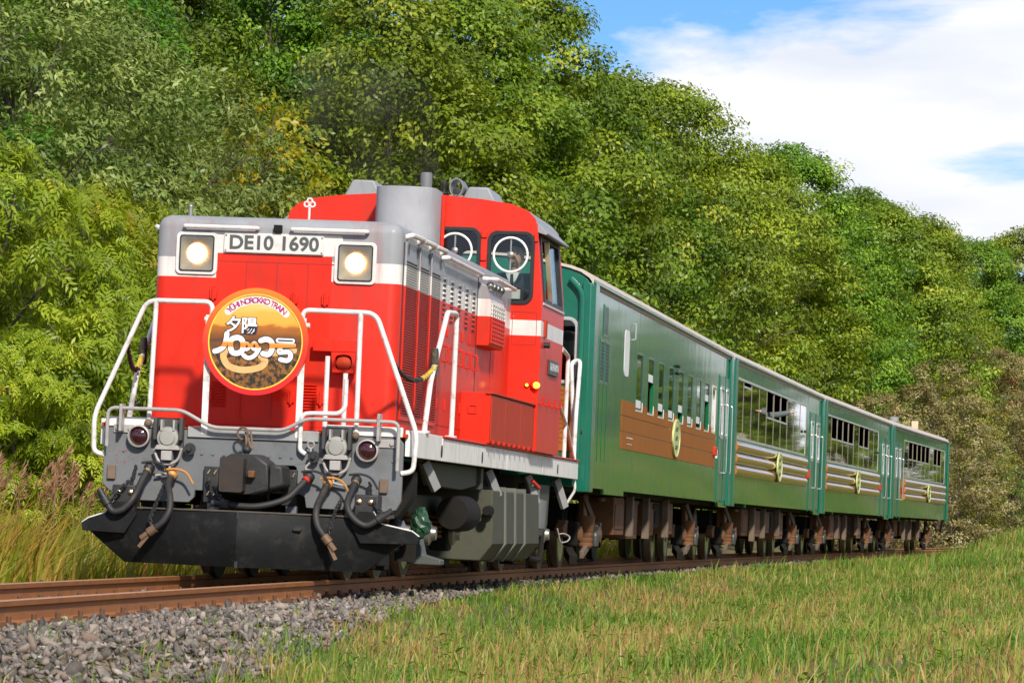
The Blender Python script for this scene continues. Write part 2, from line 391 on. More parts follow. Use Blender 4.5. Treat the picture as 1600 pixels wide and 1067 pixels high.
MB().tube([(0.22, .95, 3.1), (.22, .95, 3.21)], .010).torus((.195, .95, 3.235), (0, 1, 0), .022, .008, 14, 6).torus((.245, .95, 3.235), (0, 1, 0), .022, .008, 14, 6).torus((.22, .95, 3.265), (0, 1, 0), .022, .008, 14, 6).build('flag_holder', pipe_white, P)
# black body joints in the flank
for y in (0.885, 5.66):
    MB().box(-1.079, 1.079, y - .018, y + .018, 1.27, 2.93).build('body_joint', rubber_seal, H)
# ---- headlights
for cx, cz in ((-.71, 2.765), (.68, 2.725)):
    h = empty('headlight'); h.parent = P; 
    MB().plate(rrect(cx - .182, cx + .182, cz - .182, cz + .182, .045), [rrect(cx - .15, cx + .15, cz - .155, cz + .155, .025)], 'y', .730, .765).build('bezel', white, h, .008)
    MB().plate(rrect(cx - .152, cx + .152, cz - .157, cz + .157, .025), [rrect(cx - .14, cx + .14, cz - .145, cz + .145, .02)], 'y', .724, .745).build('seal', rubber_seal, h)
    # reflector: a square funnel
    f = MB(); n = 24
    A = [(cx + .145 * max(-1, min(1, 1.42 * math.cos(2 * PI * k / n))), .728, cz + .15 * max(-1, min(1, 1.42 * math.sin(2 * PI * k / n)))) for k in range(n)]
    B = [(cx + .088 * math.cos(2 * PI * k / n), .742, cz + .088 * math.sin(2 * PI * k / n)) for k in range(n)]
    f.add(A + B, [(k, (k + 1) % n, n + (k + 1) % n, n + k) for k in range(n)]).build('reflector', chrome, h)
    MB().lathe((cx, .738, cz), (0, -1, 0), [(0, .088), (.006, .086), (.012, .055), (.014, .0)]).build('lamp', lamp_on, h)
    MB().plate(rrect(cx - .145, cx + .145, cz - .15, cz + .15, .02), [], 'y', .7195, .7225).build('lens', lamp_glass, h)
# ---- number board
nb = MB().plate(rrect(-.47, .40, 2.785, 2.945, .008), [], 'y', .718, .744).build('number_plate', white, P, .004)
def text_mesh(txt, size, mat, name, parent, extrude=.004, offset=0.0, width=None, spacing=1.0):
    c = bpy.data.curves.new(name, 'FONT'); c.body = txt; c.size = size; c.extrude = extrude; c.offset = offset; c.align_x = 'CENTER'; c.align_y = 'CENTER'; c.space_character = spacing
    c.resolution_u = 4
    t = bpy.data.objects.new(name, c); COL.objects.link(t)
    dg = bpy.context.evaluated_depsgraph_get(); me = bpy.data.meshes.new_from_object(t.evaluated_get(dg)); bpy.data.objects.remove(t)
    me.name = name
    me.materials.clear(); me.materials.append(mat)
    if width and len(me.vertices):
        xs = [v.co.x for v in me.vertices]; k = width / (max(xs) - min(xs))
        for v in me.vertices: v.co.x *= k
    return link(name, me, parent, rot=(PI / 2, 0, 0))
def split_islands(o):
    """one object per character"""
    bm = bmesh.new(); bm.from_mesh(o.data); bm.verts.ensure_lookup_table(); bmesh.ops.remove_doubles(bm, verts=bm.verts, dist=1e-6); seen = set(); groups = []
    for v in bm.verts:
        if v in seen: continue
        st = [v]; g = []; seen.add(v)
        while st:
            a = st.pop(); g.append(a)
            for e in a.link_edges:
                b = e.other_vert(a)
                if b not in seen: seen.add(b); st.append(b)
        groups.append(set(g))
    for g in groups:
        vs = list(g); ix = {v: i for i, v in enumerate(vs)}; fs = [[ix[v] for v in f.verts] for f in bm.faces if f.verts[0] in g]
        me = bpy.data.meshes.new('numeral'); me.from_pydata([v.co[:] for v in vs], [], fs); me.materials.append(o.data.materials[0])
        c = link('numeral', me, o.parent, o.location, o.rotation_euler)
    bm.free(); bpy.data.objects.remove(o)
slate = paint('slate_numerals', (0.07, 0.085, 0.085), .5, var=.1)
t = text_mesh('DE10 1690', .165, slate, 'numeral', nb, .003, .0042, .78); t.location = (-.035, .7155, 2.866); split_islands(t)
for x in (-.455, .385):
    for z in (2.80, 2.93): MB().cyl((x, .712, z), (x, .72, z), .008, n=8).build('screw', steel, nb)

# ---- deck, end beam, white sills
MB().box(-1.31, 1.31, 0.012, 13.0, 1.235, 1.262).build('deck', dull_red, P)
plate_out = [(-1.28, .75), (-1.18, .655), (-1.0, .615), (-.53, .615), (-.485, .66), (-.48, .72), (.42, .72), (.46, .70), (.475, .61), (1.12, .60), (1.24, .62), (1.28, .70), (1.28, 1.18), (1.24, 1.225), (-1.24, 1.225), (-1.28, 1.18)]
BEAM = MB().plate(plate_out, [rrect(.20, .38, .745, .955, .02)], 'y', 0.0, .05).build('end_beam', buffer_grey, P, .006)
MB().box(-.56, .56, -.022, 0, 1.165, 1.255).build('step_rail', paint('pale_grey_strip', (.30, .30, .29), .5, dirt=(.1, .06, .04), dirt_amt=.5), BEAM, .004)
MB().box(-1.27, -.62, -.012, .04, 1.232, 1.315).build('deck_edge', sill_white, P, .006)
MB().box(.62, 1.27, -.012, .04, 1.232, 1.315).build('deck_edge', sill_white, P, .006)
def sill(sx):
    for k, (y0, y1, zt) in enumerate(((.055, 1.95, 1.295), (1.955, 4.9, 1.275), (4.905, 6.5, 1.278), (6.505, 8.0, 1.276), (8.005, 9.5, 1.278), (9.505, 12.98, 1.276))):
        x = sorted((sx * 1.285, sx * (1.325 + .003 * (k % 2))))
        MB().box(x[0], x[1], y0, y1, 1.075, zt).build('side_sill', sill_white, P, .004)
    x = sorted((sx * 1.22, sx * 1.345)); MB().box(x[0], x[1], 2.0, 12.98, 1.281, 1.30).build('footboard', red, P, .004)
mir(sill)
m = MB()
for y in (1.9, 4.6, 10.9): m.plate(circ(y, 1.16, .03, 14, .055), [], 'x', 1.33, 1.336)
m.build('sill_hole', black, P)
# ---- tail lamps, jumper sockets
for cx, cz in ((-.97, 1.155), (.985, 1.11)):
    t = MB().lathe((cx, 0, cz), (0, -1, 0), [(0, .095), (.05, .098), (.075, .094), (.08, .082), (.06, .078), (0, .078)]).build('tail_lamp', pipe_grey, P)
    MB().lathe((cx, -.045, cz), (0, -1, 0), [(0, .077), (.012, .074), (.03, .05), (.036, .001)]).build('lens', lens_red, t)
for cx, cz in ((-.715, 1.15), (.725, 1.125)):
    j = MB().box(cx - .125, cx + .125, -.03, 0, cz - .10, cz + .17).box(cx - .125, cx - .095, -.10, -.03, cz - .02, cz + .17).box(cx + .095, cx + .125, -.10, -.03, cz - .02, cz + .17).build('jumper_socket', paint('socket_iron', (.05, .05, .047), .6), P, .006)
    MB().lathe((cx, -.03, cz), (0, -1, 0), [(0, .095), (.05, .095), (.07, .09), (.075, .07), (.09, .06), (.092, .001)], 24).build('cover', paint('socket_cover', (.30, .29, .26), .5, dirt=(.12, .09, .06), dirt_amt=.5), j)
    MB().plate([(cx - .11, cz - .10), (cx + .11, cz - .10), (cx + .085, cz - .06), (cx - .085, cz - .06)], [], 'y', -.11, -.03).box(cx - .045, cx + .045, -.12, -.03, cz - .19, cz - .11).build('clamp', pipe_grey, j, .004)
    MB().tube(rpath([(cx - .12, -.06, cz - .10), (cx - .08, -.06, cz - .20), (cx, -.07, cz - .23), (cx + .09, -.06, cz - .19), (cx + .12, -.06, cz - .08)], .04), .012).build('bail', pipe_grey, j)
    for q in (-.0525, .0525): MB().box(cx + q - .008, cx + q + .008, -.115, -.03, cz + .06, cz + .15).build('latch', pipe_grey, j)
    sg = 1 if cx < 0 else -1
    MB().lathe((cx + sg * .19, -.01, cz - .085), (0, -1, 0), [(0, .035), (.05, .035), (.05, .05), (.07, .05), (.07, .02), (.10, .02)], 12).build('valve', black, BEAM)
    MB().tube(rpath([(cx + sg * .02, -.05, cz - .23), (cx + sg * .02, -.05, cz - .30), (cx - sg * .10, -.05, cz - .32)], .02), .011).build('cock_handle', pipe_grey, BEAM)
# small fittings on the beam
for x, z in ((-1.2, .845), (1.13, .82)): MB().box(x - .035, x + .035, -.03, 0, z - .06, z + .06).build('bracket', rustgrey, BEAM, .006)
for x0, x1, z in ((-1.2, -1.02, 1.215), (1.02, 1.22, 1.175)): MB().box(x0, x1, -.014, 0, z - .035, z + .035).cyl((x0 + .035, -.03, z), (x0 + .035, 0, z), .02, n=8).cyl((x1 - .035, -.03, z), (x1 - .035, 0, z), .02, n=8).build('lug', pipe_grey, BEAM, .004)
m = MB(); random.seed(3)
for i in range(9): x, z = -1.12 + random.uniform(-.09, .09), .985 + random.uniform(-.06, .06); m.plate(circ(x, z, random.uniform(.003, .006), 6, random.uniform(.003, .008)), [], 'y', -.003, 0)
m.build('paint_speck', dull_red, BEAM)['kind'] = 'stuff'
for i in range(26):
    x = -1.2 + 2.4 * i / 25
    if abs(abs(x) - .72) < .14 or abs(abs(x) - .98) < .1: continue
    MB().cyl((x, -.012, .70 if abs(x) > .6 and i % 3 == 0 else 1.03), (x, 0, .70 if abs(x) > .6 and i % 3 == 0 else 1.03), .012, n=6).build('bolt', buffer_grey, BEAM)
# ---- coupler
cp = empty('coupler'); cp.parent = P
MB().plate([(-.16, .74), (-.16, 1.0), (-.10, 1.035), (.12, 1.035), (.22, .965), (.24, .74), (.12, .70), (-.10, .70)], [], 'y', -.42, -.06).build('head', black, cp, .03, 3)
MB().plate(rrect(-.165, .035, .715, 1.005, .02), [], 'y', -.56, -.38).build('knuckle', paint('worn_knuckle', (.055, .045, .038), .45, metal=.5, dirt=(.10, .05, .03), dirt_amt=.6), cp, .035, 3)
MB().box(.06, .115, -.50, -.40, .84, .90).build('lock', rustbrown, cp, .01)
MB().box(-.13, .13, -.2, .3, .74, .96).build('shank', black, cp, .01)
MB().plate([(.235, .74), (.235, .96), (.34, .95), (.36, .78)], [], 'y', -.46, -.1).build('guard_arm', black, cp, .02)
MB().ball((.0, -.26, 1.075), .04, sz=.9).cyl((0, -.26, 1.03), (0, -.26, 1.075), .02).build('lift_pin', black, cp)
MB().torus((-.03, -.2, 1.14), (1, .4, .0), .055, .011, 18, 6).torus((-.06, -.16, 1.21), (.3, 1, 0), .05, .010, 18, 6).build('lift_link', rustgrey, cp)
for x0 in (-.40, .27):
    b = MB().box(x0, x0 + .125, -.05, 0, .62, .925).build('draft_plate', black, cp, .008)
    for i in range(2):
        for z in (.70, .88): MB().bar((x0 + .035 + .055 * i, -.058, z - .018), (x0 + .055 + .055 * i, -.058, z + .018), .012, .010).build('bolt', chrome, b)
MB().box(-.36, -.27, -.04, .02, .50, .62).box(.31, .40, -.04, .02, .50, .62).build('hanger', buffer_grey, cp, .004)
# ---- brake hoses
def hose(pts, collar=None, r=.028, tap=True, col=None, nozzle=True):
    o = empty('brake_hose'); o.parent = P
    q = [Vector(p) for p in pts]
    from mathutils.geometry import interpolate_bezier
    # Catmull-Rom smoothing
    C = []
    E = [q[0]] + q + [q[-1]]
    for i in range(1, len(E) - 2):
        for k in range(8):
            t_ = k / 8; a, b, c, d = E[i - 1], E[i], E[i + 1], E[i + 2]
            C.append(0.5 * ((2 * b) + (c - a) * t_ + (2 * a - 5 * b + 4 * c - d) * t_ ** 2 + (3 * b - a - 3 * c + d) * t_ ** 3))
    C.append(q[-1])
    MB().tube(C[3:], r, 12).build('tube', rubber, o)
    a, b = C[2], C[7]; dd = (b - a).normalized()
    MB().cyl(a, a + dd * .03, r + .006, n=14).build('collar', collar or chrome, o)
    MB().cyl(C[0] + Vector((0, .16, 0)), C[0] + Vector((0, -.01, .0)), .032, n=14).ball(C[0], .046).cyl(C[0], a, .034, n=12).build('tap', brass if tap == 'brass' else black, o)
    MB().tube(rpath([C[0] + Vector((-.06, -.03, .04)), C[0] + Vector((.03, -.03, .055)), C[0] + Vector((.13, -.03, .03)), C[0] + Vector((.19, -.03, -.07))], .06), .010, 6).build('handle', brass if tap == 'brass' else black, o)
    if nozzle:
        e = C[-1]; d = (C[-1] - C[-4]).normalized()
        MB().cyl(e - d * .02, e + d * .05, .04, n=12).cyl(e + d * .05, e + d * .13, .026, n=10).bar(e + d * .05 + Vector((0, 0, -.02)), e + d * .15 + Vector((0, 0, -.06)), .02, .03).build('gladhand', paint('rusty_gladhand', (.17, .10, .055), .6, metal=.3, var=.3) if tap == 'brass' else black, o)
hose([(-.86, -.10, .89), (-.89, -.20, .79), (-.92, -.34, .65), (-1.0, -.37, .54), (-1.09, -.37, .515), (-1.15, -.36, .585)])
hose([(-.66, -.10, .84), (-.665, -.22, .76), (-.61, -.38, .66), (-.595, -.44, .55), (-.64, -.46, .45), (-.72, -.46, .38)], tap='brass')
hose([(.51, -.12, .87), (.44, -.22, .77), (.34, -.30, .67), (.12, -.36, .605), (-.13, -.36, .61)], collar=red)
hose([(.67, -.10, .82), (.65, -.22, .73), (.635, -.40, .60), (.66, -.45, .47), (.73, -.45, .37)], tap='brass')
hose([(.91, -.10, .86), (.895, -.20, .77), (.88, -.33, .65), (.94, -.37, .545), (1.05, -.37, .485), (1.16, -.36, .545)])
def chain(pts, name, mat, parent, link_l=.035, r=.006, sag=0.0, split=None):
    Q = [Vector(p) for p in pts]; D = MB(); acc = 0; k = 0
    seg = [(Q[i + 1] - Q[i]).length for i in range(len(Q) - 1)]; tot = sum(seg); n = max(3, int(tot / (link_l * .72)))
    def at(t):
        d = t * tot
        for i, l in enumerate(seg):
            if d <= l or i == len(seg) - 1: return Q[i].lerp(Q[i + 1], min(1, d / l))
            d -= l
    for k in range(n):
        p = at((k + .5) / n); d = (at(min(1, (k + 1) / n)) - at(k / n)).normalized()
        a = d.cross(Vector((0.2, 1, .1))).normalized(); b = d.cross(a)
        ax = a if k % 2 else b; ay = b if k % 2 else a
        ring = [p + d * math.cos(2 * PI * j / 10) * link_l * .55 + ax * math.sin(2 * PI * j / 10) * link_l * .32 for j in range(10)] 
        D.tube(ring + [ring[0]], r, 5, False)
    return D.build(name, mat, parent)
for pts in ([(-.98, -.06, .90), (-.97, -.2, .80), (-1.03, -.33, .72), (-1.12, -.36, .60)], [(-.72, -.06, .78), (-.74, -.3, .6), (-.755, -.46, .46), (-.73, -.46, .40)], [(.79, -.06, .70), (.78, -.3, .6), (.77, -.45, .46), (.74, -.45, .39)], [(1.02, -.06, .84), (1.05, -.2, .74), (1.13, -.33, .64), (1.19, -.36, .58)], [(-.35, -.1, .82), (-.27, -.2, .72), (-.16, -.33, .63)]):
    chain(pts, 'safety_chain', black, P, .045, .008)
# ---- snow plough: two blades meeting in a vertical ridge
def plough():
    o = empty('snow_plough'); o.parent = P
    for sx in (-1, 1):
        # blade: ridge forward at the centre, swept back and up at the outer end
        def pt(u, w):   # u 0..1 outward, w 0..1 upward
            x = u * (1.02 + .40 * w if u > 0 else 0); y = -.50 + .34 * u - .05 * math.sin(PI * w) * (1 - u * .6) + .10 * (1 - w) * 0; z = .095 + w * (.455 - .13 * max(0, u - .62) / .38)
            return (sx * x, y, z)
        n, mm = 12, 8; vs = [pt(i / n, j / mm) for i in range(n + 1) for j in range(mm + 1)]
        vs2 = [(x, y + .03, z) for x, y, z in vs]; N = len(vs)
        fs = [(i * (mm + 1) + j, (i + 1) * (mm + 1) + j, (i + 1) * (mm + 1) + j + 1, i * (mm + 1) + j + 1) for i in range(n) for j in range(mm)]
        fb = [tuple(k + N for k in reversed(f)) for f in fs]; rim = []
        for i in range(n):
            a, b = i * (mm + 1), (i + 1) * (mm + 1); rim += [(a, a + N, b + N, b), (a + mm, b + mm, b + mm + N, a + mm + N)]
        for j in range(mm):
            a = n * (mm + 1) + j; rim += [(a, a + N, a + 1 + N, a + 1)]
        MB().add(vs + vs2, fs + fb + rim).build('blade', plow_black, o)
        # side wing plate
        wt = 0.05 if sx > 0 else -.07
        MB().plate([(sx * .98, .60), (sx * 1.10, .60), (sx * 1.17, .50), (sx * (1.38 + wt), .45), (sx * (1.44 + wt), .41), (sx * (1.43 + wt), .345), (sx * 1.0, .335), (sx * .90, .50)], [], 'y', -.31, -.285).build('wing', plow_black, o, .004)
        MB().tube([(sx * 1.10, -.30, .605), (sx * 1.17, -.30, .505), (sx * (1.38 + wt), -.30, .455), (sx * (1.44 + wt), -.30, .412)], .006, 5).build('wing_edge', sill_white, o)
        MB().box(*sorted((sx * .93, sx * 1.13)), -.27, -.06, .50, .74).build('wing_bracket', black, o, .012)
        for q in (.97, 1.07): MB().lathe((sx * q, -.27, .68), (0, -1, 0), [(0, .022), (.012, .022), (.02, .008)], 8).build('bolt', chrome, o)
    MB().box(-.012, .012, -.515, -.49, .09, .55).build('ridge', black, o)
    MB().tube([(-.9, -.30, .553), (0, -.50, .556)], .007, 5).tube([(0, -.50, .556), (.9, -.30, .553)], .007, 5).build('rim', paint('rim_edge', (.10, .085, .07), .5), o)
    for x in (.22, .45): MB().box(x, x + .07, -.44, -.40, .415, .44).build('hinge', black, o, .004)
plough()
# ---- front handrails and uncoupling lever
RR = .021
def rail(name, pts, r=RR, rr=.06, mat=None): return MB().tube(rpath(pts, rr), r, 10).build(name, mat or pipe_white, P)
rail('handrail', [(-1.27, 0, .985), (-1.365, 0, 1.01), (-1.375, 0, 1.32), (-.965, 0, 2.305), (-.40, 0, 2.31), (-.40, 0, 2.165), (-.46, 0, 2.165)], rr=.09)
rail('handrail', [(1.27, 0, .93), (1.37, 0, .95), (1.39, 0, 1.26), (1.00, 0, 2.265), (.375, 0, 2.27), (.375, 0, 2.14), (.44, 0, 2.14)], rr=.09)
rail('rail_post', [(-.885, 0, 2.30), (-.90, -.01, 1.27)]); rail('rail_post', [(.87, 0, 2.26), (.875, -.01, 1.23)])
for x, z in ((-.90, 1.27), (.875, 1.23)): MB().ball((x, -.03, z), .035).build('rail_foot', rustgrey, P)
for x in (-.42, .385): MB().box(x - .028, x + .028, -.026, -.014, 1.19, 2.2).build('flat_bar', pipe_white, P, .003)
rail('step_rail_pipe', [(.46, -.05, 1.06), (.41, -.05, 1.09), (.41, -.05, 1.40), (.73, -.05, 1.41), (.78, -.05, 1.46), (.78, -.05, 1.70)], .019, .07)
rail('gate_post', [(.56, .25, 1.27), (.56, .25, 1.90)]); rail('gate_post', [(.72, .25, 1.27), (.72, .25, 1.76)])
rail('uncoupling_lever', [(-1.235, -.1, 1.06), (-1.235, -.1, 1.385), (-.60, -.1, 1.385), (-.34, -.1, 1.25), (.28, -.1, 1.25), (.46, -.1, 1.355), (1.25, -.1, 1.355), (1.25, -.1, .95)], .016, .07, pipe_grey)
for x in (-1.12, 1.08): MB().box(x - .012, x + .012, -.13, 0, 1.19, 1.42).build('lever_bracket', pipe_grey, P, .003)
MB().tube(rpath([(-.06, -.1, 1.26), (.02, -.16, 1.08)], .02), .011, 6).tube([(-.01, -.1, 1.26), (.03, -.16, 1.08)], .009, 6).build('lever_link', rustgrey, P)
MB().torus((.505, -.06, 1.14), (0, 1, .3), .03, .008, 14, 6).tube(rpath([(.505, -.06, 1.11), (.515, -.06, 1.0), (.47, -.06, .955), (.47, -.06, .93), (.54, -.06, .92)], .03), .010, 6).build('chain_hook', pipe_grey, P)
# marker box with a red lamp body standing on the running plate, in front of the hood
mk = MB().plate([(.545, 1.775), (.73, 1.775), (.745, 1.95), (.53, 1.95)], [rrect(.565, .71, 1.80, 1.925, .04)], 'y', .58, .70).box(.55, .725, .67, .70, 1.78, 1.94).build('lamp_box', red, P, .006)
MB().lathe((.638, .66, 1.86), (0, -1, 0), [(0, .065), (.05, .065), (.06, .05), (.065, .001)], 18).build('lamp_body', dull_red, mk)
MB().box(.36, .76, .63, .66, 1.955, 2.06).build('cross_plate', red, P, .004)
# ---- flank: three radiator grilles and louvred doors on both sides
fin_red = paint('grille_fins', (.30, .012, .010), .5, bands=[(0, (.46, .020, .012)), (2.555, (.60, .57, .53)), (2.73, (.20, .20, .20))], var=.15)
def flank(sx):
    X = lambda a, b: sorted((sx * a, sx * b))
    ys = [.93, 1.64, 2.34, 3.05]
    for k in range(3):
        y0, y1 = ys[k] + .012, ys[k + 1] - .012
        g = MB().plate([(y0, 1.40), (y1, 1.40), (y1, 2.94), (y0, 2.94)], [[(y0 + .02, 1.44), (y1 - .02, 1.44), (y1 - .02, 2.775), (y0 + .02, 2.775)]], 'x', *X(1.076, 1.092)).build('grille', hood_paint, P, .003)
        f = MB()
        for i in range(60):
            z = 1.448 + i * .0221
            f.plate([(sx * 1.080, z), (sx * 1.095, z - .006), (sx * 1.096, z + .004), (sx * 1.080, z + .014)], [], 'y', y0 + .02, y1 - .02)
        f.build('fins', fin_red, g)['kind'] = 'stuff'
        MB().plate([(y1 - .10, 2.83), (y1 - .07, 2.83), (y1 - .06, 2.92), (y1 - .10, 2.92)], [], 'x', *X(1.098, 1.101)).plate([(y0 + .06, 2.83), (y0 + .09, 2.83), (y0 + .10, 2.92), (y0 + .06, 2.92)], [], 'x', *X(1.098, 1.101)).build('slot', rubber_seal, g)
        MB().tube(rpath([(sx * 1.06, ys[k] + .03, 2.975), (sx * 1.13, ys[k] + .05, 3.0), (sx * 1.14, ys[k] + .68, 3.0), (sx * 1.06, ys[k] + .70, 2.975)], .05), .022, 8).build('edge_grip', pipe_white, P)
    for k in range(2): MB().box(*X(1.098, 1.112), ys[k + 1] - .012, ys[k + 1] + .012, 1.40, 2.94).build('grille_strip', hood_paint, P, .003)
    MB().tube(rpath([(sx * 1.05, 3.15, 2.95), (sx * 1.13, 3.2, 2.96), (sx * 1.13, 5.6, 2.955), (sx * 1.05, 5.65, 2.95)], .05), .020, 8).build('edge_grip', pipe_white, P)
    MB().tube(rpath([(sx * 1.1, 5.75, 2.93), (sx * 1.24, 5.8, 2.93), (sx * 1.24, 7.3, 2.92), (sx * 1.1, 7.35, 2.92)], .05), .020, 8).build('edge_grip', pipe_white, P)
    lous = [MB().plate([(sx * 1.079, 0), (sx * 1.094, .006), (sx * 1.079, .028)], [], 'y', .0, .17).mesh('louvre', q_) for q_ in (red, white, grey)]
    slotm = MB().box(*X(1.0785, 1.083), .0, .17, -.020, .000).mesh('louvre_gap', rubber_seal)
    for k in range(5):
        y0 = 3.10 + k * .505; y1 = y0 + .495
        d = MB().plate([(y0, 1.42), (y1, 1.42), (y1, 2.88), (y0, 2.88)], [], 'x', *X(1.0755, 1.0795)).build('engine_door', hood_paint, P, .0015)
        for i in range(9):
            z = 2.40 + i * .045
            for yy in ((y0 + .17),):
                a = bpy.data.objects.new('louvre_gap', slotm); COL.objects.link(a); a.parent = d; a.location = (0, yy, z)
                if True:
                    a = bpy.data.objects.new('louvre', lous[0 if z < 2.55 else 1 if z < 2.715 else 2]); COL.objects.link(a); a.parent = d; a.location = (0, yy, z)
        MB().tube(rpath([(sx * 1.08, y1 - .07, 2.02), (sx * 1.115, y1 - .07, 2.02), (sx * 1.115, y1 - .07, 2.16), (sx * 1.08, y1 - .07, 2.16)], .02), .010, 6).build('door_handle', red, d)
        for z in (1.62, 2.30): MB().box(*X(1.079, 1.094), y0 + .01, y0 + .05, z - .05, z + .05).build('hinge', red, d, .003)
    # air intake box with egg-crate grille
    b = MB().plate([(sx * 1.07, 2.27), (sx * 1.19, 2.27), (sx * 1.205, 2.30), (sx * 1.205, 2.70), (sx * 1.15, 2.86), (sx * 1.07, 2.90)], [], 'y', 5.70, 6.75).build('intake_box', hood_paint, P, .006)
    gm = MB()
    for i in range(7): yy = 5.76 + i * .155; gm.box(*X(1.206, 1.222), yy - .012, yy + .012, 2.30, 2.69)
    for i in range(10): z = 2.31 + i * .041; gm.box(*X(1.206, 1.220), 5.74, 6.71, z - .007, z + .007)
    gm.build('egg_crate', hood_paint, b)
    MB().box(*X(1.2052, 1.2065), 5.74, 6.71, 2.30, 2.69).build('mesh_backing', rubber_seal, b)
    for i in range(4): MB().ball((sx * 1.17, 5.85 + i * .28, 2.87), .04).cyl((sx * 1.17, 5.85 + i * .28, 2.82), (sx * 1.17, 5.85 + i * .28, 2.87), .022, n=8).build('valve', steel, b)
    for k in range(4):
        y0 = 6.78 + k * .36; MB().plate([(y0, 1.80), (y0 + .345, 1.80), (y0 + .345, 2.88), (y0, 2.88)], [], 'x', *X(1.0755, 1.0795)).build('engine_door', hood_paint, P, .0015)
    # battery / equipment box along the running board
    bx = MB().plate([(sx * 1.076, 1.30), (sx * 1.365, 1.30), (sx * 1.365, 1.765), (sx * 1.33, 1.785), (sx * 1.076, 1.785)], [], 'y', 4.78, 8.19).build('equipment_box', red, P, .004)
    for k, (y0, y1) in enumerate(((4.80, 5.84), (5.86, 7.06), (7.08, 8.18))): MB().box(*X(1.3655, 1.3755), y0, y1, 1.315, 1.745).build('box_lid', dull_red, bx, .003)
    MB().box(*X(1.32, 1.39), 4.76, 8.19, 1.772, 1.792).build('lid_ledge', dull_red, bx, .003)
    MB().plate(rrect(*X(1.15, 1.24), 1.58, 1.67, .01), [rrect(*X(1.165, 1.225), 1.595, 1.655, .008)], 'y', 4.768, 4.78).build('label_frame', red, bx)
    for i in range(9): y = 4.95 + i * .4; MB().cyl((sx * 1.37, y, 1.312), (sx * 1.395, y, 1.312), .022, n=6).build('bolt', red, bx)
    # leaning gate posts with chain
    MB().tube(rpath([(sx * 1.30, 2.66, 1.30), (sx * 1.30, 2.70, 2.40), (sx * 1.30, 2.60, 2.42), (sx * 1.30, 2.10, 2.40), (sx * 1.30, 1.25, 1.75), (sx * 1.30, 1.0, 1.30)], .07), .024, 10).build('gate_rail', pipe_white, P)
    for y in (1.0, 2.66): MB().box(*X(1.25, 1.345), y - .06, y + .06, 1.296, 1.316).build('rail_foot', pipe_white, P, .003)
    pts = []
    for k in range(15):
        t_ = k / 14; p = Vector((sx * 1.12, .02, 1.93)).lerp(Vector((sx * 1.31, 1.45, 1.90)), t_); p.z -= .22 * 4 * t_ * (1 - t_) * .8; pts.append(p)
    chain(pts[:11], 'guard_chain', black, P, .05, .009)
    chain(pts[10:], 'guard_chain', paint('yellow_chain', (.55, .40, .05), .5, dirt=(.05, .04, .03), dirt_amt=.8, dscale=20), P, .05, .010)
    MB().lathe((sx * 1.3, 1.45, 1.93), (0, 0, 1), [(-.12, .028), (-.08, .034), (.08, .034), (.12, .028)], 10).build('chain_wrap', paint('wrap_black', (.05, .045, .035), .7, dirt=(.4, .3, .05), dirt_amt=.6, dscale=25), P)
mir(flank)
for i, y in enumerate((5.6, 6.6, 7.4)): MB().torus((.62, y, 3.13), (.1, 1, 0), .05, .013, 18, 6).build('lifting_ring', pipe_white, P)
# ---- cab shell
CY0, CY1, CZ0 = 8.20, 10.25, 1.30
CW = 1.405
roof_pts = [(-1.325, 3.62), (-1.30, 3.72), (-1.22, 3.80), (-1.05, 3.865), (-.75, 3.905), (-.35, 3.935), (0, 3.945), (.35, 3.935), (.75, 3.905), (1.05, 3.865), (1.22, 3.80), (1.30, 3.72), (1.325, 3.62)]
front_out = [(-CW, CZ0), (CW, CZ0), (CW, 2.85)] + roof_pts[::-1] + [(-CW, 2.85)]
def win_out(x0, x1, z0, z1, skew=0): return rrect(x0, x1, z0, z1, .09)
FW = [(.235, .715, 2.86, 3.585), (.83, 1.285, 2.84, 3.56)]
holes = [rrect(*w, .09) for w in FW] + [rrect(-w[1], -w[0], w[2], w[3], .09) for w in FW]
cabw = MB().plate(front_out, holes, 'y', CY0, CY0 + .05).build('cab_front', cab_paint, P, .006)
MB().plate(front_out, [rrect(.25, 1.2, 2.86, 3.5, .08), rrect(-1.2, -.25, 2.86, 3.5, .08)], 'y', CY1 - .05, CY1).build('cab_rear', cab_paint, P, .006)
def taper(p):
    x, y, z = p
    if z > 2.85: x -= math.copysign(.085 * (z - 2.85) / .77, x)
    return (x, y, z)
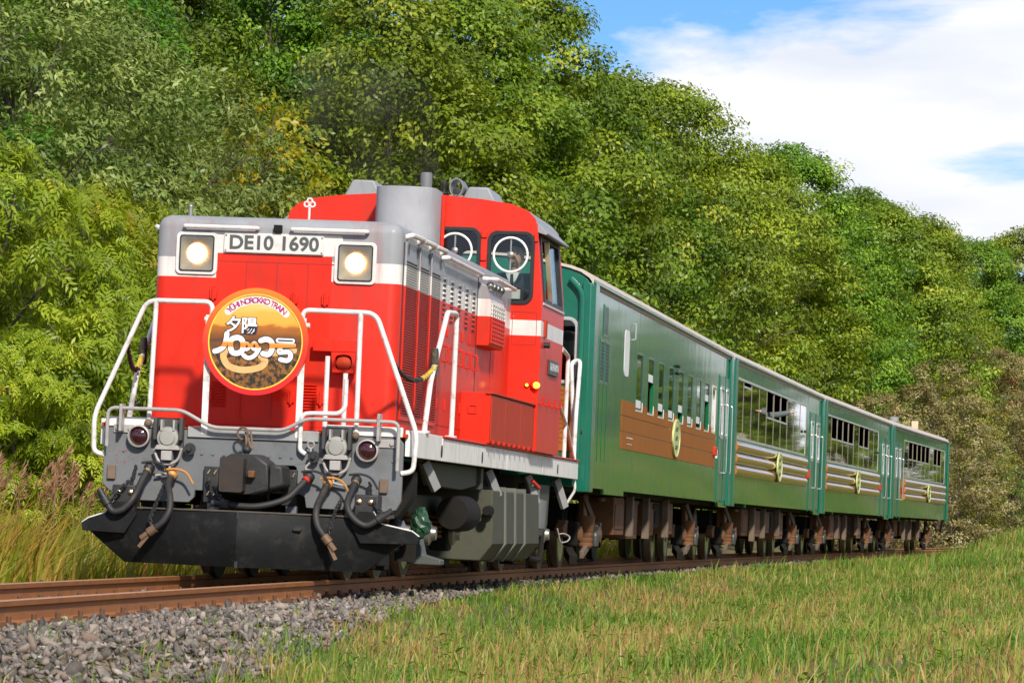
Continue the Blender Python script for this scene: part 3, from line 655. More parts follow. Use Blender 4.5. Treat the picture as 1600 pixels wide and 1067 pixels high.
def cab_side(sx):
    b = MB(); b.post = taper
    b.plate([(CY0 + .05, CZ0), (CY1 - .05, CZ0), (CY1 - .05, 2.85), (CY1 - .05, 3.64), (CY0 + .05, 3.64), (CY0 + .05, 2.85)], [[(8.42, 2.87), (10.05, 2.87), (10.05, 3.56), (8.42, 3.56)]], 'x', *sorted((sx * (CW - .045), sx * (CW - .002))))
    sd_ = b.build('cab_side', cab_paint, P)
    f = MB(); f.post = taper
    f.plate([(8.38, 2.86), (10.09, 2.86), (10.09, 3.57), (8.38, 3.57)], [[(8.46, 2.90), (10.01, 2.90), (10.01, 3.53), (8.46, 3.53)]], 'x', *sorted((sx * (CW - .03), sx * (CW + .012))))
    f.build('window_frame', rubber_seal, sd_)
    g = MB(); g.post = taper
    g.plate([(9.05, 2.90), (10.0, 2.90), (10.0, 3.53), (9.05, 3.53)], [], 'x', *sorted((sx * (CW - .02), sx * (CW - .014))))
    g.build('window_pane', cab_glass, sd_)
    e = MB(); e.post = taper; e.box(*sorted((sx * (CW - .03), sx * (CW + .02))), 9.04, 9.07, 2.88, 3.55); e.build('sash_bar', chrome, sd_)
    # drip edge and visor
    MB().plate([(sx * 1.31, 3.585), (sx * 1.42, 3.555), (sx * 1.43, 3.575), (sx * 1.32, 3.68)], [], 'y', 8.24, 10.24).build('drip_edge', grey, sd_, .005)
    MB().box(*sorted((sx * (CW - .001), sx * (CW + .012))), 8.30, 10.18, 2.83, 2.856).build('sill_strip', paint('pink_sill', (.60, .42, .42), .5), sd_)
    npl = MB().box(*sorted((sx * (CW - .001), sx * (CW + .022))), 8.95, 9.75, 2.13, 2.29).build('side_number_plate', paint('plate_dark', (.05, .05, .055), .4), sd_, .003)
    tt = text_mesh('DE10 1690', .115, paint('plate_steel', (.55, .55, .55), .35, metal=.6), 'numeral', npl, .004, .002, .70)
    tt.rotation_euler = (PI / 2, 0, PI / 2 if sx > 0 else -PI / 2); tt.location = (sx * (CW + .024), 9.35, 2.21); split_islands(tt)
    MB().box(*sorted((sx * (CW - .001), sx * (CW + .02))), 8.45, 8.62, 2.50, 2.68).build('reflector_plate', dull_red, sd_, .003)
    MB().cyl((sx * CW, 8.55, 2.42), (sx * (CW + .06), 8.55, 2.42), .03, n=12).build('buzzer', rubber_seal, sd_)
    for y_ in (8.32, 8.9, 9.4, 9.9): MB().tube(rpath([(sx * CW, y_, 1.80), (sx * (CW + .04), y_, 1.80), (sx * (CW + .045), y_, 1.88)], .02), .010, 6).build('hook', red, sd_)
mir(cab_side)
ml = MB().lathe((1.36, CY0 - .01, 1.985), (.6, -1, 0), [(-.03, .04), (.02, .042), (.03, .034)], 16).build('marker_lamp', red, P)
MB().lathe((1.385, CY0 - .045, 1.985), (.6, -1, 0), [(0, .034), (.03, .030), (.045, .015), (.048, .001)], 16).build('lamp_lens', amber_on, ml)
ml = MB().lathe((1.285, CY0 - .0, 1.985), (0, -1, 0), [(0, .026), (.02, .026), (.025, .02)], 12).build('marker_lamp', red, P)
MB().lathe((1.285, CY0 - .022, 1.985), (0, -1, 0), [(0, .018), (.012, .012), (.014, .001)], 12).build('lamp_lens', amber_on, ml)
# front windows: rubber, glass, spinning clear-view discs
for i, (x0, x1, z0, z1) in enumerate(FW):
    for sx in (1, -1):
        a, b = sorted((sx * x0, sx * x1))
        w = MB().plate(rrect(a - .022, b + .022, z0 - .022, z1 + .022, .105), [rrect(a + .018, b - .018, z0 + .018, z1 - .018, .075)], 'y', CY0 - .012, CY0 + .03).build('front_window', rubber_seal, P, .004)
        MB().plate(rrect(a + .01, b - .01, z0 + .01, z1 - .01, .08), [], 'y', CY0 + .016, CY0 + .022).build('pane', cab_glass, w)
        cx, cz = (sx * (.465 if i == 0 else 1.055)), (3.36 if i == 0 else 3.335)
        MB().torus((cx, CY0 - .005, cz), (0, 1, 0), .178, .0125, 40, 8).build('clear_view_ring', paint('ring_white', (.80, .78, .74), .3), w)
        MB().lathe((cx, CY0 + .012, cz), (0, -1, 0), [(0, .035), (.02, .035), (.03, .02), (.032, .001)], 16).box(cx - .008, cx + .008, CY0 + .004, CY0 + .014, cz - .17, cz + .17).build('disc_motor', steel, w)
for sx in (1, -1):
    MB().plate([(sx * 1.10, 2.40), (sx * 1.36, 2.40), (sx * 1.36, 2.745), (sx * 1.10, 2.745)], [[(sx * 1.105, 2.405), (sx * 1.355, 2.405), (sx * 1.355, 2.74), (sx * 1.105, 2.74)]], 'y', CY0 - .003, CY0 + .01).build('hatch_seam', paint('seam_dark', (.25, .012, .01), .6), cabw)
    for z in (3.54, 3.30): MB().box(*sorted((sx * .74, sx * .80)), CY0 - .02, CY0, z - .035, z + .035).build('hinge', red, cabw, .003)
    MB().box(*sorted((sx * 1.30, sx * 1.34)), CY0 - .02, CY0, 3.48, 3.56).build('hinge', red, cabw, .003)
# roof
r_ = MB().plate(roof_pts + [(p[0] * .97, p[1] - .05) for p in roof_pts[::-1]], [], 'y', CY0 + .051, CY1 + .05).build('cab_roof', grey, P, .004)
# exhaust duct, stack, roof fittings
ex = MB().plate([(-.32 + .02 * k * 0, 0) for k in range(0)] or [(-.31, 7.72), (-.25, 7.62), (-.15, 7.57), (0, 7.55), (.15, 7.57), (.25, 7.62), (.31, 7.72), (.31, 8.24), (-.31, 8.24)], [], 'z', 3.08, 3.965).build('exhaust_duct', paint('duct_grey', (.33, .33, .345), .5, var=.1, dirt=(.16, .15, .15), dirt_amt=.5, streak=True), P, .004)
MB().plate(rrect(-.24, .10, 7.66, 8.1, .06), [rrect(-.20, .06, 7.70, 8.06, .05)], 'z', 3.96, 3.985).build('stack_rim', black, ex)
MB().lathe((.145, 8.12, 3.9), (0, 0, 1), [(0, .062), (.24, .062), (.258, .052), (.262, .001)], 18).build('exhaust_pipe', paint('sooty_pipe', (.13, .13, .135), .6), ex)
m = MB()
for i in range(7): m.ball((.33, 8.17, 3.12 + i * .115), .016, 8, 6)
m.build('rivet', red, cabw)
MB().box(-.335, -.315, 8.15, 8.199, 3.1, 3.93).box(.315, .35, 8.15, 8.199, 3.1, 3.93).build('duct_flange', red, cabw, .003)
def hump(cx, cy, w, l, h, zb):
    vs = []
    for y_, sc in ((cy - l / 2, .86), (cy + l / 2, .86)):
        vs += [(cx - w / 2, y_, zb), (cx - w * .27, y_, zb + h), (cx + w * .27, y_, zb + h), (cx + w / 2, y_, zb)]
    return MB().add(vs, [(0, 1, 2, 3), (7, 6, 5, 4), (0, 4, 5, 1), (1, 5, 6, 2), (2, 6, 7, 3), (3, 7, 4, 0)])
hump(-.575, 8.9, .42, .9, .19, 3.90).build('roof_ventilator', grey, P, .02)
hump(.64, 9.0, .40, .9, .18, 3.88).build('roof_ventilator', grey, P, .02)
hn = MB().plate(circ(.42, 4.04, .075, 20, .10), [circ(.42, 4.04, .062, 20, .086)], 'y', 8.42, 8.78).box(.35, .49, 8.42, 8.78, 3.90, 3.96).build('horn_shroud', steel, P)
MB().lathe((.42, 8.46, 4.0), (0, -1, 0), [(-.2, .015), (-.05, .02), (.0, .045), (.002, .035)], 14).build('horn', black, hn)
MB().lathe((.285, 8.46, 3.92), (0, 0, 1), [(0, .03), (.05, .03), (.05, .05), (.065, .05), (.065, .028), (.12, .028), (.13, .034), (.17, .034), (.18, .02), (.182, .001)], 18).build('whistle', black, P)
# cab interior
MB().box(-1.35, 1.35, CY0 + .06, CY1 - .06, 2.18, 2.22).build('cab_floor', dark_inner, P)
MB().box(.55, 1.30, CY0 + .08, CY0 + .20, 2.22, 2.84).build('control_desk', cab_inner, P, .02)
MB().box(1.02, 1.16, CY0 + .07, CY0 + .13, 2.88, 2.98).build('gauge', paint('gauge_white', (.6, .6, .56), .4), P, .004)
MB().box(.78, 1.0, CY0 + .07, CY0 + .11, 2.86, 2.90).build('desk_edge', paint('cream_edge', (.5, .48, .40), .4), P, .004)
MB().box(-.02, .03, CY1 - .2, CY1 - .15, 2.22, 3.8).build('cab_post', cab_inner, P)
# end platform behind the cab with handrails
MB().plate([(-1.05, 1.30), (1.05, 1.30), (1.05, 2.85), (-1.05, 2.85)], [], 'y', 10.3, 12.2).build('rear_hood', hood_paint, P, .05, 3)
for sx in (1, -1):
    rail('rear_handrail', [(sx * 1.38, 10.35, 2.45), (sx * 1.34, 10.7, 2.49), (sx * 1.30, 11.5, 2.47), (sx * 1.30, 11.75, 2.44), (sx * 1.30, 11.72, 1.30)], .024)
    rail('rear_handrail', [(sx * 1.34, 10.4, 1.95), (sx * 1.30, 12.0, 1.62), (sx * 1.30, 12.7, 1.30)], .020)
    rail('rear_handrail', [(sx * 1.30, 12.74, 1.30), (sx * 1.30, 12.78, 1.8), (sx * 1.30, 13.0, 2.44), (sx * 1.25, 13.1, 2.46), (sx * 1.2, 12.98, 2.42), (sx * 1.28, 12.96, 1.30)], .024)
    MB().tube(rpath([(sx * 1.30, 12.9, 1.09), (sx * 1.31, 12.92, .95), (sx * 1.22, 12.94, .80)], .04), .016, 8).build('step_iron', pipe_white, P)
# ---- underframe
MB().box(-.85, .85, .2, 12.9, .86, 1.07).build('main_frame', dark_under, P)
wheel_me = MB().lathe((0, 0, 0), (1, 0, 0), [(-.06, .46), (-.045, .475), (-.03, .43), (.065, .422), (.07, .36), (.03, .34), (.03, .14), (.07, .12), (.07, .001)], 32).mesh('wheel', wheel_steel)
tread_me = MB().lathe((0, 0, 0), (1, 0, 0), [(-.028, .4285), (-.028, .436), (.064, .429), (.064, .42)], 32).mesh('tread', tyre_steel)
def wheelset(parent, y, r=.43, ax=True):
    for sx in (1, -1):
        w = link('wheel', wheel_me, parent, (sx * .565, y, r), (0, 0, 0 if sx > 0 else PI))
        link('tread', tread_me, w)
    MB().cyl((-.5, y, r), (.5, y, r), .075, n=14).build('axle', wheel_steel, parent)
for ys_, nm in (((1.35, 2.95, 4.55), 'bogie'), ((10.2, 11.8), 'bogie')):
    bg_ = empty('bogie'); bg_.parent = P
    for y in ys_: wheelset(bg_, y)
    y0, y1 = ys_[0] - .6, ys_[-1] + .6
    for sx in (1, -1):
        MB().plate([(y0, .62), (y0 + .3, .78), (y1 - .3, .78), (y1, .62), (y1 - .05, .52), (y1 - .4, .60), (y0 + .4, .60), (y0 + .05, .52)], [], 'x', *sorted((sx * .80, sx * .92))).build('side_frame', frame_olive, bg_, .012)
        for y in ys_:
            b = MB().box(*sorted((sx * .88, sx * 1.06)), y - .15, y + .15, .26, .60).build('axle_box', dark_under, bg_, .03, 3)
            MB().lathe((sx * 1.06, y, .43), (sx, 0, 0), [(0, .11), (.04, .11), (.06, .07), (.10, .06), (.10, .001)], 16).build('cap', steel, b)
            for q in (-.27, .27):
                c = MB()
                for i in range(5): c.torus((sx * .93, y + q, .40 + i * .045), (0, 0, 1), .075, .018, 20, 6)
                c.cyl((sx * .93, y + q, .38), (sx * .93, y + q, .62), .035, n=10).build('coil_spring', rustbrown, bg_)
        MB().box(*sorted((sx * .85, sx * 1.0)), y0 + .3, y0 + .55, .10, .55).box(*sorted((sx * .98, sx * 1.02)), y0 - .1, y0 + .25, .14, .24).build('sand_pipe_bracket', dark_under, bg_, .01)
        MB().tube(rpath([(sx * .95, y0 + .35, .62), (sx * .80, y0 + .05, .35), (sx * .60, y0 - .12, .09)], .1), .018, 8).build('sand_pipe', dark_under, bg_)
        # brake shoes beside each wheel
        for y in ys_: MB().box(*sorted((sx * .52, sx * .64)), y - .56, y - .47, .26, .58).build('brake_shoe', rustgrey, bg_, .01)
# fuel tank with straps (hexagonal section) between the bogies
tank_out = [(-1.32, .86), (-1.34, .34), (-1.22, .17), (1.22, .17), (1.34, .34), (1.32, .86)]
ft = MB().plate(tank_out, [], 'y', 5.55, 9.35).build('fuel_tank', frame_olive, P, .012)
for y in (6.45, 7.25, 8.05): MB().plate([(-1.335, .90), (-1.36, .335), (-1.23, .155), (1.23, .155), (1.36, .335), (1.335, .90)], [], 'y', y - .035, y + .035).build('strap', paint('strap', (.12, .12, .095), .6), ft, .004)
MB().lathe((1.30, 5.52, .66), (0, -1, 0), [(0, .05), (.06, .05), (.06, .03), (.16, .03), (.16, .045), (.2, .045)], 12).build('drain_cock', dark_under, ft)
for sx in (1, -1):
    # apron boxes and hangers under the sill
    MB().plate([(1.95, 1.07), (5.35, 1.07), (5.35, .90), (4.2, .84), (2.4, .86)], [], 'x', *sorted((sx * 1.10, sx * 1.20))).build('valance', frame_olive, P, .008)
    MB().box(*sorted((sx * 1.02, sx * 1.24)), 5.25, 5.42, .86, 1.07).build('hanger_bracket', frame_olive, P, .006)
    for y, z0 in ((1.75, .82), (6.0, .80), (9.2, .76), (11.9, .74)):
        MB().bar((sx * 1.20, y, 1.06), (sx * 1.30, y + .12, z0), .05, .09).build('step_bracket', paint('step_grey', (.24, .24, .23), .55), P, .004)
        MB().tube([(sx * 1.22, y + .2, .96), (sx * 1.05, y + .85, 1.06)], .018, 6).build('stay', frame_olive, P)
    MB().plate([(sx * .86, .56), (sx * 1.12, .56), (sx * 1.24, .75), (sx * 1.24, .96), (sx * .9, .96)], [], 'y', .9, 1.15).build('step_box', dark_under, P, .01)
    MB().plate([(sx * 1.02, .15), (sx * 1.32, .15), (sx * 1.32, .20), (sx * 1.16, .24), (sx * 1.11, .44), (sx * 1.0, .44)], [], 'y', 2.2, 2.42).build('step_bracket', paint('step_dark', (.07, .075, .07), .5), P, .01)
    MB().box(*sorted((sx * 1.0, sx * 1.18)), 1.55, 1.62, .18, .40).build('guard_plate', dark_under, P)
    MB().lathe((sx * 1.16, 4.4, .62), (0, 1, 0), [(-.5, .0), (-.48, .15), (-.2, .17), (.3, .17), (.42, .1), (.44, .001)], 20).build('brake_cylinder', dark_under, P)
    MB().plate([(9.6, .98), (11.2, .98), (11.1, .55), (10.8, .38), (9.75, .42)], [], 'x', *sorted((sx * 1.06, sx * 1.22))).build('sand_box', frame_olive, P, .03)
    MB().lathe((sx * 1.2, 10.0, .70), (0, 0, 1), [(-.22, .0), (-.2, .12), (0, .13), (.1, .13), (.12, .05), (.25, .05)], 18).build('filter_bowl', paint('filter_grey', (.12, .125, .125), .5), P)
    MB().tube(rpath([(sx * 1.2, 9.5, .18), (sx * 1.25, 10.2, .15), (sx * 1.22, 10.6, .35), (sx * 1.15, 10.9, .7)], .15), .03, 8).build('air_pipe', dark_under, P)
    MB().plate([(1.12, .97), (1.32, .97), (1.32, .72), (1.22, .60), (1.12, .60)], [], 'x', *sorted((sx * .6, sx * .85))).build('equipment_case', dark_under, P, .02)
MB().bar((1.28, 9.05, 1.0), (1.32, 9.35, .93), .03, .03).build('isolating_lever', red, P)
# crumpled green weather cover by the front step
m = MB(); random.seed(12)
m.ball((1.17, 1.9, .52), .11, 14, 10, .75, .8, 1.25)
m.v = [(x + random.uniform(-.018, .018), y + random.uniform(-.018, .018), z + random.uniform(-.018, .018)) for x, y, z in m.v]
m.build('weather_cover', paint('green_sheet', (.016, .06, .03), .4, var=.4), P, smooth=0)
# spare link hung near the tail
MB().tube(rpath([(1.24, 11.9, .50), (1.27, 12.0, .34), (1.33, 12.2, .36), (1.35, 12.3, .41), (1.29, 12.2, .45), (1.24, 12.1, .44)], .05), .008, 8).build('hose_loop', pipe_grey, P)
# =================================================================== round headmark hung on the front rails
def headmark():
    Mh = LM @ Matrix.Translation((-.005, -.055, 1.985))
    o = empty('train_headmark', Mh, 'round sunset headmark sign hung on the white rails of the locomotive front', 'sign')
    # rim colour runs from orange to red as printed
    m, t, p, out = nodes_of('headmark_rim'); tcx = nnode(t, 'ShaderNodeTexCoord'); sx = nnode(t, 'ShaderNodeSeparateXYZ'); t.links.new(tcx.outputs['Object'], sx.inputs[0])
    mr = nnode(t, 'ShaderNodeMapRange'); mr.inputs['From Min'].default_value = -.45; mr.inputs['From Max'].default_value = .45; t.links.new(sx.outputs[2], mr.inputs[0])
    r = ramp(t, [(0.0, (.62, .008, .012)), (.45, (.78, .03, .01)), (1.0, (.90, .20, .015))]); t.links.new(mr.outputs[0], r.inputs[0]); t.links.new(r.outputs[0], p.inputs['Base Color'])
    p.inputs['Roughness'].default_value = .35; p.inputs['Coat Weight'].default_value = .3
    MB().plate(circ(0, 0, .452, 72), [circ(0, 0, .405, 72)], 'y', -.022, .016).build('rim', m, o, .006)
    yel = paint('print_yellow', (.95, .62, .06), .4, var=.03)
    MB().plate(circ(0, 0, .406, 72), [circ(0, 0, .395, 72)], 'y', -.020, .0).build('yellow_line', yel, o)
    # printed sunset picture: sky, moor, dark woods
    m, t, p, out = nodes_of('headmark_print'); lk = t.links.new
    tcx = nnode(t, 'ShaderNodeTexCoord'); sx = nnode(t, 'ShaderNodeSeparateXYZ'); lk(tcx.outputs['Object'], sx.inputs[0])
    mp_ = nnode(t, 'ShaderNodeMapping'); mp_.inputs['Scale'].default_value = (2.2, 1, 12); lk(tcx.outputs['Object'], mp_.inputs[0])
    n = nnode(t, 'ShaderNodeTexNoise', Scale=2.5, Detail=4.0); lk(mp_.outputs[0], n.inputs[0])
    ad = nnode(t, 'ShaderNodeMath', operation='MULTIPLY_ADD'); ad.inputs[1].default_value = .10; lk(n.outputs[0], ad.inputs[0]); lk(sx.outputs[2], ad.inputs[2])
    mr = nnode(t, 'ShaderNodeMapRange'); mr.inputs['From Min'].default_value = -.35; mr.inputs['From Max'].default_value = .45; lk(ad.outputs[0], mr.inputs[0])
    r = ramp(t, [(0.0, (.20, .08, .012)), (.36, (.30, .12, .02)), (.50, (.10, .035, .008)), (.66, (.42, .13, .012)), (.685, (.82, .36, .04)), (.80, (.85, .40, .06)), (.93, (.90, .58, .22)), (1.0, (.55, .35, .2))]); lk(mr.outputs[0], r.inputs[0])
    n2 = nnode(t, 'ShaderNodeTexNoise', Scale=26.0, Detail=6.0, Roughness=.7); lk(tcx.outputs['Object'], n2.inputs[0])
    r2 = ramp(t, [(.44, (0, 0, 0)), (.54, (1, 1, 1))]); lk(n2.outputs[0], r2.inputs[0])
    lo = nnode(t, 'ShaderNodeMapRange'); lo.inputs['From Min'].default_value = -.02; lo.inputs['From Max'].default_value = -.12; lk(sx.outputs[2], lo.inputs[0])
    mm = nnode(t, 'ShaderNodeMath', operation='MULTIPLY'); lk(r2.outputs[0], mm.inputs[0]); lk(lo.outputs[0], mm.inputs[1])
    mxn = nnode(t, 'ShaderNodeMixRGB'); lk(mm.outputs[0], mxn.inputs[0]); lk(r.outputs[0], mxn.inputs[1]); mxn.inputs[2].default_value = (.022, .016, .006, 1)
    lk(mxn.outputs[0], p.inputs['Base Color']); p.inputs['Roughness'].default_value = .4; p.inputs['Coat Weight'].default_value = .2
    MB().plate(circ(0, 0, .396, 64), [], 'y', -.012, .010).build('picture', m, o)
    # river bend in the picture
    sand = paint('print_sand', (.72, .42, .16), .45, var=.12, scale=12)
    def ribbon(pts, w, y, mat, name, parent, n=6, h=.0016, closed=False):
        Q = [Vector((a, 0, b)) for a, b in pts]; C = []
        if closed: E = [Q[-1]] + Q + [Q[0], Q[1]]
        else: E = [Q[0]] + Q + [Q[-1]]
        for i in range(1, len(E) - 2):
            for k in range(n):
                t_ = k / n; a, b, c, d = E[i - 1], E[i], E[i + 1], E[i + 2]
                C.append(0.5 * ((2 * b) + (c - a) * t_ + (2 * a - 5 * b + 4 * c - d) * t_ ** 2 + (3 * b - a - 3 * c + d) * t_ ** 3))
        if not closed: C.append(Q[-1])
        L = len(C); mb = MB(); V = []; Fc = []
        for i in range(L):
            t_ = (C[(i + 1) % L] - C[i - 1]) if closed else (C[min(i + 1, L - 1)] - C[max(i - 1, 0)])
            t_ = t_.normalized() if t_.length > 1e-9 else Vector((1, 0, 0)); nn = Vector((-t_.z, 0, t_.x)); ww = w[i * (len(w) - 1) // max(1, L - 1)] if isinstance(w, (list, tuple)) else w
            for q in (1, -1): V.append(C[i] + nn * ww / 2 * q + Vector((0, y, 0)))
        for i in range(L if closed else L - 1):
            j = (i + 1) % L; Fc.append((2 * i, 2 * i + 1, 2 * j + 1, 2 * j))
        V2 = [v + Vector((0, h, 0)) for v in V]; N = len(V)
        mb.add(V + V2, Fc + [tuple(k + N for k in reversed(f)) for f in Fc] + [(f[0], f[3], f[3] + N, f[0] + N) for f in Fc] + [(f[1], f[2], f[2] + N, f[1] + N) for f in Fc])
        if not closed:
            for e in (C[0], C[-1]):
                ww = w if not isinstance(w, (list, tuple)) else w[0]
                mb.plate([(e.x + ww / 2 * math.cos(2 * PI * k / 14), e.z + ww / 2 * math.sin(2 * PI * k / 14)) for k in range(14)], [], 'y', y - .0002, y + h)
        return mb
    ribbon([(-.24, -.06), (-.27, -.13), (-.22, -.21), (-.10, -.24), (.04, -.215), (.09, -.16), (.05, -.11), (.12, -.09), (.24, -.08), (.33, -.06)], .055, -.0135, sand, '', o).build('river', sand, o)
    # white sky glow behind the arc lettering, then the lettering itself
    purple = paint('print_magenta', (.42, .03, .20), .4, var=.03); wht = paint('print_white', (.86, .85, .83), .4, var=.03); navy = paint('print_navy', (.012, .016, .035), .4, var=.03)
    txt = 'YŪHI NOROKKO TRAIN'; R_ = .348; span = rad(88); n = len(txt)
    ribbon([((R_) * math.sin(a), R_ * math.cos(a)) for a in np.linspace(-.78, .80, 16)], .062, -.0142, wht, '', o).build('arc_band', paint('print_glow', (.86, .74, .62), .4, var=.05), o)
    wd = {'I': .5, ' ': .45, 'Ū': 1.0, 'N': 1.05, 'O': 1.12, 'K': 1.0, 'R': .98, 'T': .92, 'A': 1.0, 'Y': .95, 'H': 1.05}
    tot = sum(wd.get(c, 1) for c in txt); a = -span / 2
    for c in txt:
        da = span * wd.get(c, 1) / tot; am = a + da / 2; a += da
        if c == ' ': continue
        g = text_mesh('U' if c == 'Ū' else c, .066, purple, 'letter', o, .0012, .0012)
        g.rotation_euler = (PI / 2, am, 0); g.location = (R_ * math.sin(am), -.0175, R_ * math.cos(am))
        if c == 'Ū':
            rr = R_ + .033; MB().add(*(lambda b: (b.v, b.f))(ribbon([(rr * math.sin(am - .035), rr * math.cos(am - .035)), (rr * math.sin(am + .035), rr * math.cos(am + .035))], .008, -.0187, purple, '', o))).build('macron', purple, o)
    # two-tone letter face: white with an orange stripe, as printed
    face = paint('print_letter_face', (1, 1, 1), .4, var=.02, bands=[(-9, (.88, .87, .86)), (-.052, (.90, .25, .03)), (-.012, (.90, .52, .30)), (.0, (.88, .87, .86))])
    face2 = paint('print_letter_face2', (1, 1, 1), .4, var=.02, bands=[(-9, (.88, .87, .86)), (.078, (.92, .45, .20)), (.104, (.90, .24, .02)), (.13, (.88, .87, .86))])
    k = 1 / 1010.  # headmark drawing units -> metres
    def T(pts): return [((x - 505) * k, (530 - y) * k) for x, y in pts]
    strokes = [  # stylised katakana with round ends
        ('ノ', [(256, 470), (250, 530), (228, 585), (190, 612), (158, 622)], 44, False),
        ('ロ', [(345, 500), (298, 520), (292, 575), (310, 625), (355, 632), (392, 610), (400, 560), (385, 515)], 46, True),
        ('ッ', [(432, 545), (408, 570), (430, 600), (458, 572)], 26, True),
        ('ッ', [(497, 538), (472, 565), (498, 596), (522, 566)], 26, True),
        ('ッ', [(408, 648), (440, 668), (480, 662), (515, 632), (540, 585)], 36, False),
        ('コ', [(552, 520), (600, 505), (645, 530), (650, 590), (622, 632), (575, 628)], 46, False),
        ('号', [(700, 512), (825, 512)], 40, False),
        ('号', [(680, 556), (840, 550)], 36, False),
        ('号', [(722, 580), (715, 612), (790, 606), (815, 640), (790, 678), (728, 672)], 40, False)]
    lo_ = MB(); lf = MB()
    for i, (nm, pts, w, cl) in enumerate(strokes):
        ribbon(T(pts), (w + 13) * k, -.0165 - i * .00002, navy, '', o, closed=cl).build('letter_outline', navy, o)
        ribbon(T(pts), w * k, -.0186 - i * .00002, face, '', o, closed=cl).build('letter', face, o)
    ribbon(T([(705, 512), (822, 512)]), 14 * k, -.0192, navy, '', o).build('letter_core', navy, o)
    for ch, x, y, s_ in (('夕', 312, 398, .142), ('陽', 446, 404, .142)):
        a = text_mesh(ch, s_, navy, 'letter_outline', o, .0008, .0095); a.location = ((x - 505) * k, -.0172, (530 - y) * k)
        b = text_mesh(ch, s_, face2, 'letter', o, .0008, .0032); b.location = ((x - 505) * k, -.0192, (530 - y) * k)
    # hanger plates on the rails
    for x in (-.41, .39): MB().box(x - .05, x + .05, .012, .04, -.02, .02).build('hanger', pipe_white, o)
headmark()

